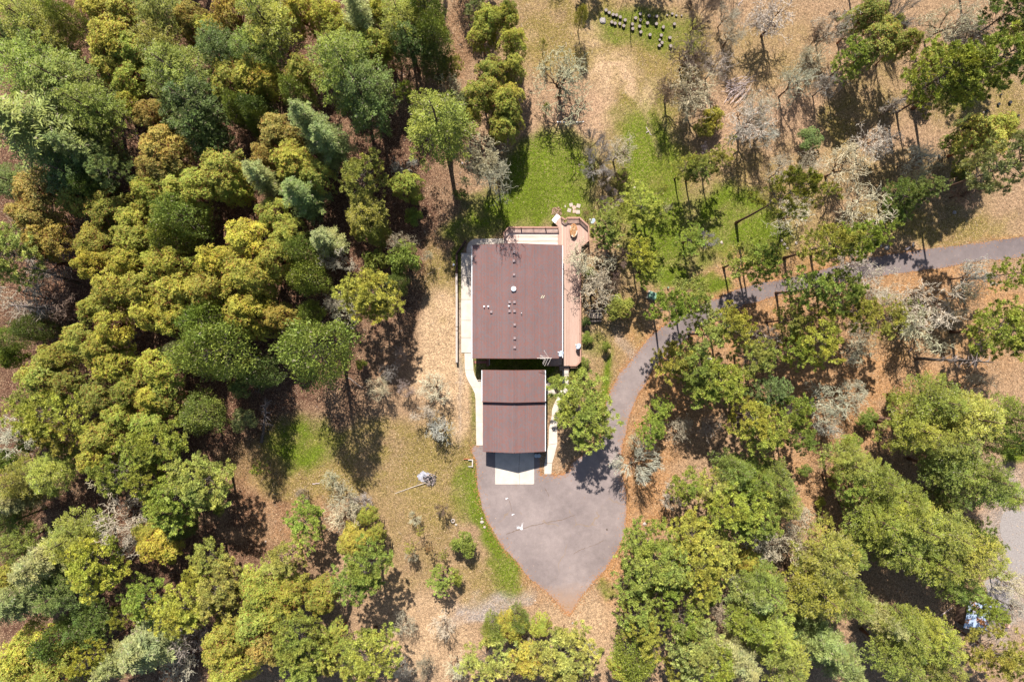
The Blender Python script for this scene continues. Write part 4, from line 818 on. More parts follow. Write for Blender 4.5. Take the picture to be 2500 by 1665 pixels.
def make_pine(seed, nl=34):
    R, H = 4.0, 18.0; r = random.Random(seed); nr = np.random.default_rng(seed); tm, tp_ = trunk_mesh('pine_trunk', H * .97, .30, .05, MAT['bark'], seed, .12)
    def tx(z): i = min(int(z / (H * .97) * 9), 8); f = z / (H * .97) * 9 - i; return Vector(tp_[i]).lerp(Vector(tp_[i + 1]), min(f, 1))
    lim = G(); tufts = []
    ecc = (r.uniform(.8, 1.15), r.uniform(.8, 1.15), r.uniform(0, 3))
    for k in range(nl):
        t_ = (k + r.random()) / nl; z = H * (.44 + .54 * t_); az = k * 2.4 + r.uniform(-.5, .5)
        prof = math.sin(math.pi * min(1, .25 + .78 * t_)) ** .7 if t_ > .1 else .75; L = R * (prof * r.uniform(.65, 1.12) + .12)
        L *= 1 + .18 * math.cos(2 * (az - ecc[2]))
        p0 = tx(min(z, H * .96)); d = Vector((math.cos(az), math.sin(az), r.uniform(-.05, .3) + .35 * t_)); pts = [p0]
        for i in range(1, 5): pts.append(p0 + d * L * i / 4 + Vector((r.uniform(-.15, .15), r.uniform(-.15, .15), .10 * L * (i / 4) ** 2 + r.uniform(-.1, .1))))
        lim.tube(pts, [.07, .055, .04, .03, .015], 4, 1, cap=False)
        for i in range(2, 5):
            for s_ in (-1, 1):
                if r.random() < .15: continue
                q = pts[i]; sd = Vector((-d.y * s_, d.x * s_, .25)) * .8 + d * r.uniform(.2, .9); l2 = L * r.uniform(.14, .34) * (1.1 if i < 4 else .7); e = q + sd * l2; lim.tube([q, e], [.028, .012], 3, 1, cap=False)
                tufts.append(e); tufts.append(q.lerp(e, .55) + Vector((r.uniform(-.2, .2), r.uniform(-.2, .2), .15)))
                if r.random() < .75: tufts.append(e + Vector((r.uniform(-.45, .45), r.uniform(-.45, .45), r.uniform(-.1, .3))))
        tufts.append(pts[4]); tufts.append(pts[3] + Vector((0, 0, .15)))
    for k in range(10): tufts.append(Vector(tp_[-1]) + Vector((r.uniform(-.7, .7), r.uniform(-.7, .7), r.uniform(-.8, .5))))
    T = np.array([tuple(v) for v in tufts]); nb = 26; T = T[nr.random(len(T)) < .8]; n = len(T); c = np.repeat(T, nb, 0); dirs = nr.normal(size=(n * nb, 3)); dirs[:, 2] = np.abs(dirs[:, 2]) * .9 - .25; dirs = unit(dirs)
    out = unit(c * np.array([1, 1, 0]) - 0); dirs = unit(dirs + out * .35)
    ln = nr.uniform(.38, .55, n * nb); C = c + dirs * (ln * .5)[:, None]; tone = np.repeat(nr.uniform(0, 1, n), nb) * .6 + nr.uniform(0, .4, n * nb)
    me = quads_mesh('pine_crown', C, dirs, nr.normal(size=C.shape), ln, nr.uniform(.08, .125, n * nb), tone, lim, [MAT['needle'], MAT['barkgrey']])
    return me, tm, R, H, .75
def make_fir(seed, dense=False):
    R, H = 4.0, 24.0; r = random.Random(seed); nr = np.random.default_rng(seed + 100); tm, tp_ = trunk_mesh('fir_trunk', H * .98, .3, .03, MAT['bark'], seed, .05)
    lim = G(); Cs = []; As = []; Ss = []; Ls = []; Ws = []; Ts = []
    levels = 30
    for lv in range(levels):
        t_ = lv / levels; z0 = H * (.26 + .73 * t_); prof = (1 - t_) ** .62 * min(1, .66 + t_ * 2.4); nbr = 6 if t_ < .75 else 5
        for b_ in range(nbr):
            az = 2 * math.pi * (b_ + r.uniform(-.25, .25)) / nbr + lv * 1.3; L = R * prof * r.uniform(.45, 1.25) + .15; z = z0 + r.uniform(-.25, .25); up = .18 - .45 * (1 - t_) + .5 * t_
            d = np.array((math.cos(az), math.sin(az), 0.0)); sd = np.array((-d[1], d[0], 0)); ns = max(4, int(L / .26))
            if lv % 2 == 0: lim.tube([(0, 0, z), tuple(d * L * .5 + np.array((0, 0, z + up * L * .5))), tuple(d * L * .95 + np.array((0, 0, z + up * L - .10 * L)))], [.05, .03, .012], 3, 1, cap=False)
            s = (np.arange(ns) + .6) / ns; s = np.maximum(s, .12); P_ = d * (s * L)[:, None]; P_[:, 2] = z + up * L * s - .14 * L * s ** 2
            w = (1.0 - .72 * s) * min(L, 3.2) * .42 + .12; bt = nr.uniform(.1, .9)
            for side in (-1, 1):
                for part in (.35, .8):
                    dr = d * .75 + sd * side; dr = dr / np.linalg.norm(dr); q = P_ + dr * (w * part)[:, None] + nr.normal(size=P_.shape) * .05; q[:, 2] -= w * part * .12
                    Cs.append(q); As.append(np.tile(dr, (ns, 1)) + nr.normal(size=P_.shape) * .22); Ss.append(np.tile(np.array((0, 0, 1.0)), (ns, 1)) * nr.uniform(-.9, .9, (ns, 1)) + np.tile(np.cross(dr, (0, 0, 1)), (ns, 1)))
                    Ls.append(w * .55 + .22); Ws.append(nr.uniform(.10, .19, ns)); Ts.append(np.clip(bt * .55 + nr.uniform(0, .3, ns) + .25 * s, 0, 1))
            Cs.append(P_ + np.array((0, 0, .05))); As.append(np.tile(d, (ns, 1)) + nr.normal(size=P_.shape) * .3); Ss.append(np.tile(sd, (ns, 1)) + nr.normal(size=P_.shape) * .4); Ls.append(np.full(ns, .42)); Ws.append(np.full(ns, .16)); Ts.append(np.clip(bt * .6 + nr.uniform(0, .4, ns), 0, 1))
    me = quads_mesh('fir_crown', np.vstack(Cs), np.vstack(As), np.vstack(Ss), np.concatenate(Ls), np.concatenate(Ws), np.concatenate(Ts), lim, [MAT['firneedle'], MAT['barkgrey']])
    return me, tm, R, H, .60
def make_mossy(seed):
    """broad soft fir: several uneven spires grown into one shaggy crown"""
    R, H = 4.0, 20.0; r = random.Random(seed + 60); nr = np.random.default_rng(seed + 260); tm, _ = trunk_mesh('fir_trunk', H * .95, .3, .04, MAT['bark'], seed, .08)
    lim = G(); Cs = []; Ds = []; Ts = []
    for k in range(9):
        a = k * 2.4 + r.uniform(-.5, .5); f = 0 if k == 0 else r.uniform(.30, .68); ox, oy = R * f * math.cos(a), R * f * math.sin(a); top = H * (1 - .30 * f - r.uniform(0, .12)); bot = H * r.uniform(.30, .42); rad = R * r.uniform(.34, .50)
        m = 46 if k else 60; t_ = nr.random(m) ** .75; ang = nr.uniform(0, 6.28, m); rr = rad * np.clip(1.15 * t_ ** .7, .05, 1) * nr.uniform(.6, 1.15, m)
        c = np.stack([ox + rr * np.cos(ang), oy + rr * np.sin(ang), top - (top - bot) * t_ * .9], -1); d = np.stack([np.cos(ang), np.sin(ang), .15 - .3 * t_], -1) + np.array([ox / R, oy / R, 0]) * .4
        Cs.append(c); Ds.append(d); Ts.append(np.clip(nr.uniform(.05, .8) * .5 + nr.uniform(0, .5, m), 0, 1)); lim.tube([(ox * .2, oy * .2, bot), (ox, oy, top - .5)], [.07, .02], 3, 1, cap=False)
        for q in range(8): lim.tube([(ox, oy, c[q][2] - .3), tuple(c[q] + d[q] * .3)], [.03, .01], 3, 1, cap=False)
    Cc = np.vstack(Cs); D = unit(np.vstack(Ds)); Tt = np.concatenate(Ts); nq = 34; n = len(Cc) * nq
    # each spray: a flat fan of short blades pointing outwards
    c = np.repeat(Cc, nq, 0); d = np.repeat(D, nq, 0); u = nr.uniform(-.15, 1.0, n); sd = np.stack([-d[:, 1], d[:, 0], np.zeros(n)], -1); w = nr.uniform(-1, 1, n) * (.55 - .38 * np.clip(u, 0, 1))
    C = c + d * (u * .85)[:, None] + sd * w[:, None] + nr.normal(size=(n, 3)) * .06; A = d + sd * (np.sign(w) * .7)[:, None] + nr.normal(size=(n, 3)) * .25
    tone = np.clip(np.repeat(Tt, nq) * .7 + nr.uniform(0, .25, n) + .15 * u, 0, 1)
    me = quads_mesh('fir_crown', C, A, sd + nr.normal(size=(n, 3)) * .6, nr.uniform(.18, .36, n), nr.uniform(.065, .12, n), tone, lim, [MAT['firneedle'], MAT['barkgrey']])
    return me, tm, R, H, .66
def make_cedar(seed):
    R, H = 4.0, 16.0; r = random.Random(seed); nr = np.random.default_rng(seed + 200); tm, _ = trunk_mesh('cedar_trunk', H * .95, .28, .05, MAT['bark'], seed, .1)
    nl = 300; k = np.arange(nl) + .5; ph = np.arccos(1 - 1.75 * k / nl); th = k * 2.39996; rr = .72 + .28 * nr.random(nl) ** .5
    D = np.stack([np.sin(ph) * np.cos(th), np.sin(ph) * np.sin(th), np.cos(ph)], -1)
    lob = 1 + .16 * np.sin(3 * th + seed) * np.sin(ph) + .12 * np.sin(5 * th - seed * 2) + nr.normal(size=nl) * .09
    Cc = D * (np.array([R * .88, R * .88, H * .40]) * (rr * lob)[:, None]) + np.array([0, 0, H * .57]); Cc[:, 0:2] *= (1.08 - .35 * np.clip((Cc[:, 2:3] / H - .5) / .5, 0, 1))
    nq = 34; n = nl * nq; c = np.repeat(Cc, nq, 0); dd = np.repeat(unit(D * np.array([1, 1, .6])), nq, 0)
    dirs = unit(nr.normal(size=(n, 3)) * .55 + dd * .55 + np.array([0, 0, .35])); off = nr.normal(size=(n, 3)) * np.array([.34, .34, .26]); C = c + off
    tone = np.clip(np.repeat(nr.uniform(.1, .75, nl), nq) * .6 + nr.uniform(0, .4, n), 0, 1); lim = G()
    for q in range(40):
        i = r.randrange(nl); p = Cc[i]; lim.tube([(0, 0, max(1, p[2] - 1.5)), tuple(p * np.array([.5, .5, 1]) - np.array([0, 0, .4])), tuple(p)], [.07, .05, .02], 3, 1, cap=False)
    me = quads_mesh('cedar_crown', C, dirs, nr.normal(size=C.shape), nr.uniform(.24, .46, n), nr.uniform(.09, .17, n), tone, lim, [MAT['firneedle'], MAT['barkgrey']])
    return me, tm, R, H, .62
def make_broad(seed, shrub=False):
    R, H = (4.0, 14.0) if not shrub else (2.0, 3.0); r = random.Random(seed); nr = np.random.default_rng(seed + 300); tm, _ = trunk_mesh('trunk', H * (.7 if not shrub else .5), .2 if not shrub else .08, .06 if not shrub else .03, MAT['barkred'] if not shrub else MAT['bark'], seed, .25 if not shrub else .05)
    nl = 30 if not shrub else 14; lim = G(); RC = []; RD = []; RT = []
    for k in range(nl):
        az = k * 2.4 + r.uniform(-.6, .6); f = math.sqrt((k + .3) / nl) * r.uniform(.68, .92); cz = H * ((.86 - .22 * f * f) if not shrub else (.62 - .32 * f * f)) + r.uniform(-.06, .04) * H * .6; c = np.array((R * f * math.cos(az), R * f * math.sin(az), cz))
        lr = R * r.uniform(.17, .31) * (1.3 if shrub else 1); cz += 0 if shrub else r.uniform(-.9, .6); m = int((86 if not shrub else 62) * (lr / (R * .34)) ** 2); d = unit(nr.normal(size=(m, 3))); d[:, 2] = np.where(d[:, 2] < -.35, -d[:, 2], d[:, 2]); rad = lr * nr.uniform(.55, 1.08, m) ** .6
        RC.append(c + d * rad[:, None] * np.array([1, 1, .72])); RD.append(d); RT.append(np.full(m, r.uniform(.1, .75)) * .5 + nr.uniform(0, .5, m))
        b0 = np.array((0, 0, H * (.38 if not shrub else .1))); lim.tube([tuple(b0), tuple((b0 + c) / 2 + np.array((0, 0, .3))), tuple(c)], [.10 * R / 4 + .01, .07 * R / 4 + .01, .03], 4, 1, cap=False)
        for q in range(5): e = RC[-1][q]; lim.tube([tuple(c), tuple(e)], [.03, .012], 3, 1, cap=False)
    if not shrub:
        keep = [k for k in range(len(RC)) if k % 2 == 0]; RC = [RC[k] for k in keep]; RD = [RD[k] for k in keep]; RT = [RT[k] for k in keep]
        m = 2100; th = nr.uniform(0, 6.283, m); o1 = 1 + .16 * np.sin(2 * th + seed) + .12 * np.sin(3 * th + 2 * seed) + .10 * np.sin(7 * th + 3 * seed) + .07 * np.sin(11 * th); f = np.sqrt(nr.random(m)); X_, Y_ = R * f * o1 * np.cos(th) * .97, R * f * o1 * np.sin(th) * .97
        n1 = fbm(X_ + 50 * seed + 200, Y_ + 200, 2.1, 900 + seed, 3); n2 = fbm(X_ + 50 * seed + 200, Y_ + 200, 1.5, 950 + seed, 2); zz = H * (.86 - .34 * f ** 2.2) + (n1 - .5) * 3.8 - nr.exponential(.35, m)
        kk = (n2 > .36) | (nr.random(m) < .12); RC.append(np.stack([X_, Y_, zz], -1)[kk]); RD.append(unit(np.stack([X_ / R, Y_ / R, np.full(m, .8)], -1) + nr.normal(size=(m, 3)) * .4)[kk]); RT.append(np.clip(n1 * 1.4 - .25 + nr.uniform(-.3, .3, m), 0, 1)[kk])
        for q in range(40): e = RC[-1][q * 7 % len(RC[-1])]; lim.tube([tuple(e * np.array((.35, .35, 1)) - np.array((0, 0, 1.2))), tuple(e)], [.045, .012], 3, 1, cap=False)
    RC = np.vstack(RC); RD = np.vstack(RD); RT = np.concatenate(RT); nr_ = len(RC); nb = 8 if not shrub else 9; n = nr_ * nb
    c = np.repeat(RC, nb, 0); nrm = unit(np.repeat(RD, nb, 0) * .6 + np.array([0, 0, .7]) + nr.normal(size=(n, 3)) * .35); q = nr.normal(size=(n, 3)); rad = unit(q - nrm * (q * nrm).sum(1, keepdims=True))
    sz = 1.0 if not shrub else .62; C = c + rad * (nr.uniform(.08, .22, n) * sz)[:, None]; side = np.cross(nrm, rad); tone = np.clip(np.repeat(RT, nb) * .6 + nr.uniform(0, .5, n), 0, 1)
    me = quads_mesh('broadleaf_crown', C, rad + nrm * .15, side, nr.uniform(.17, .27, n) * sz, nr.uniform(.09, .15, n) * sz, tone, lim, [MAT['leaf'] if not shrub else MAT['shrubleaf'], MAT['barkred'] if not shrub else MAT['bark']])
    return me, tm, R, H, (.76 if not shrub else .5)
def make_oak(seed, fine=False):
    R, H = 4.0, 9.5 if not fine else 6.0; r = random.Random(seed); nr = np.random.default_rng(seed + 400); g = G(); tips = []
    base = Vector((0, 0, H * (.22 if not fine else .1))); tm, tp_ = trunk_mesh('oak_trunk', base.z * 1.05, .24 if not fine else .12, .19 if not fine else .09, MAT['bark'], seed, .06); top = Vector(tp_[-1])
    def grow(p, d, L, rad, depth):
        n = 4 if depth < 3 else 3; pts = [p]; q = p; dd = d.copy()
        for i in range(n):
            dd = (dd + Vector((r.gauss(0, 1), r.gauss(0, 1), r.gauss(0, .7))) * (.42 if not fine else .16)).normalized()
            if q.z > H * .92: dd.z = min(dd.z, -.05)
            if q.z < H * .3: dd.z = abs(dd.z) + .1
            q = q + dd * L / n; pts.append(q)
        m = 1 if depth <= 2 else 0
        g.tube(pts, [max(rad, (((.040, .040, .040, .038, .038, .036)[depth]) if not fine else .030) if depth > 1 else 0) * (1 - .35 * i / n) for i in range(n + 1)], 5 if depth < 2 else 3, m, cap=False)
        if depth >= 3:
            for i in range(1, len(pts)): tips.append((pts[i], dd, rad))
        if depth >= (5 if fine else 5): return
        nc = (3, 4, 4, 3, 2)[depth] if not fine else (4, 4, 4, 3, 3)[depth]
        for c in range(nc):
            i = n if c == 0 else r.randint(max(1, n - 3), n); a = r.uniform(0, 6.28); sp = r.uniform(.5, 1.15) * (1 if not fine else .55)
            pr = dd.cross(Vector((.3, .2, 1))).normalized(); ot = pr.cross(dd); nd = (dd + (pr * math.cos(a) + ot * math.sin(a)) * sp).normalized()
            out = Vector((pts[i].x, pts[i].y, 0)); 
            if out.length > R * .9: nd = (nd - out.normalized() * .5).normalized()
            elif out.length > .3: nd = (nd + out.normalized() * .25).normalized()
            grow(pts[i], nd, L * r.uniform(.58, .82), rad * .58, depth + 1)
    nm = 5 if not fine else 7
    for k in range(nm):
        a = 2 * math.pi * k / nm + r.uniform(-.4, .4); grow(top, Vector((math.cos(a) * .8, math.sin(a) * .8, r.uniform(.45, 1.2) if not fine else r.uniform(.1, 1.5))).normalized(), (H - base.z) * r.uniform(.34, .46), .12 if not fine else .07, 1)
    T = np.array([tuple(t_[0]) for t_ in tips]); rep = 1; n = len(T) * rep; c = np.repeat(T, rep, 0) + nr.normal(size=(n, 3)) * .07
    me = quads_mesh('oak_branches', c, nr.normal(size=(n, 3)), nr.normal(size=(n, 3)), nr.uniform(.10, .24, n), nr.uniform(.04, .085, n) if not fine else nr.uniform(.012, .03, n), nr.random(n), g, [MAT['lichen'], MAT['bark']])
    ext = np.percentile(np.hypot(T[:, 0], T[:, 1]), 96)
    return me, tm, ext, H, .66
def make_juniper(seed):
    me, tm, R, H, f = make_cedar(seed + 7); return me, tm, R, H, .55
def make_sapling(seed):
    R, H = 2.0, 6.0; r = random.Random(seed); nr = np.random.default_rng(seed + 500); tm, _ = trunk_mesh('sapling_trunk', H * .97, .07, .02, MAT['barkgrey'], seed, .06); lim = G(); T = []
    for k in range(22):
        z = H * (.3 + .68 * k / 22); az = k * 2.4; L = R * (1 - k / 26) * r.uniform(.6, 1.1); e = Vector((math.cos(az) * L, math.sin(az) * L, z + .25 * L)); lim.tube([(0, 0, z), tuple(e)], [.025, .01], 3, 1, cap=False)
        for s_ in (.5, .75, 1): T.append(Vector((0, 0, z)).lerp(e, s_) + Vector((r.uniform(-.15, .15), r.uniform(-.15, .15), 0)))
    T = np.array([tuple(v) for v in T]); nb = 20; n = len(T) * nb; c = np.repeat(T, nb, 0); d = unit(nr.normal(size=(n, 3)) + np.array((0, 0, .3))); ln = nr.uniform(.2, .36, n)
    me = quads_mesh('sapling_crown', c + d * (ln / 2)[:, None], d, nr.normal(size=(n, 3)), ln, nr.uniform(.04, .07, n), nr.random(n), lim, [MAT['needle'], MAT['barkgrey']])
    return me, tm, R, H, .62

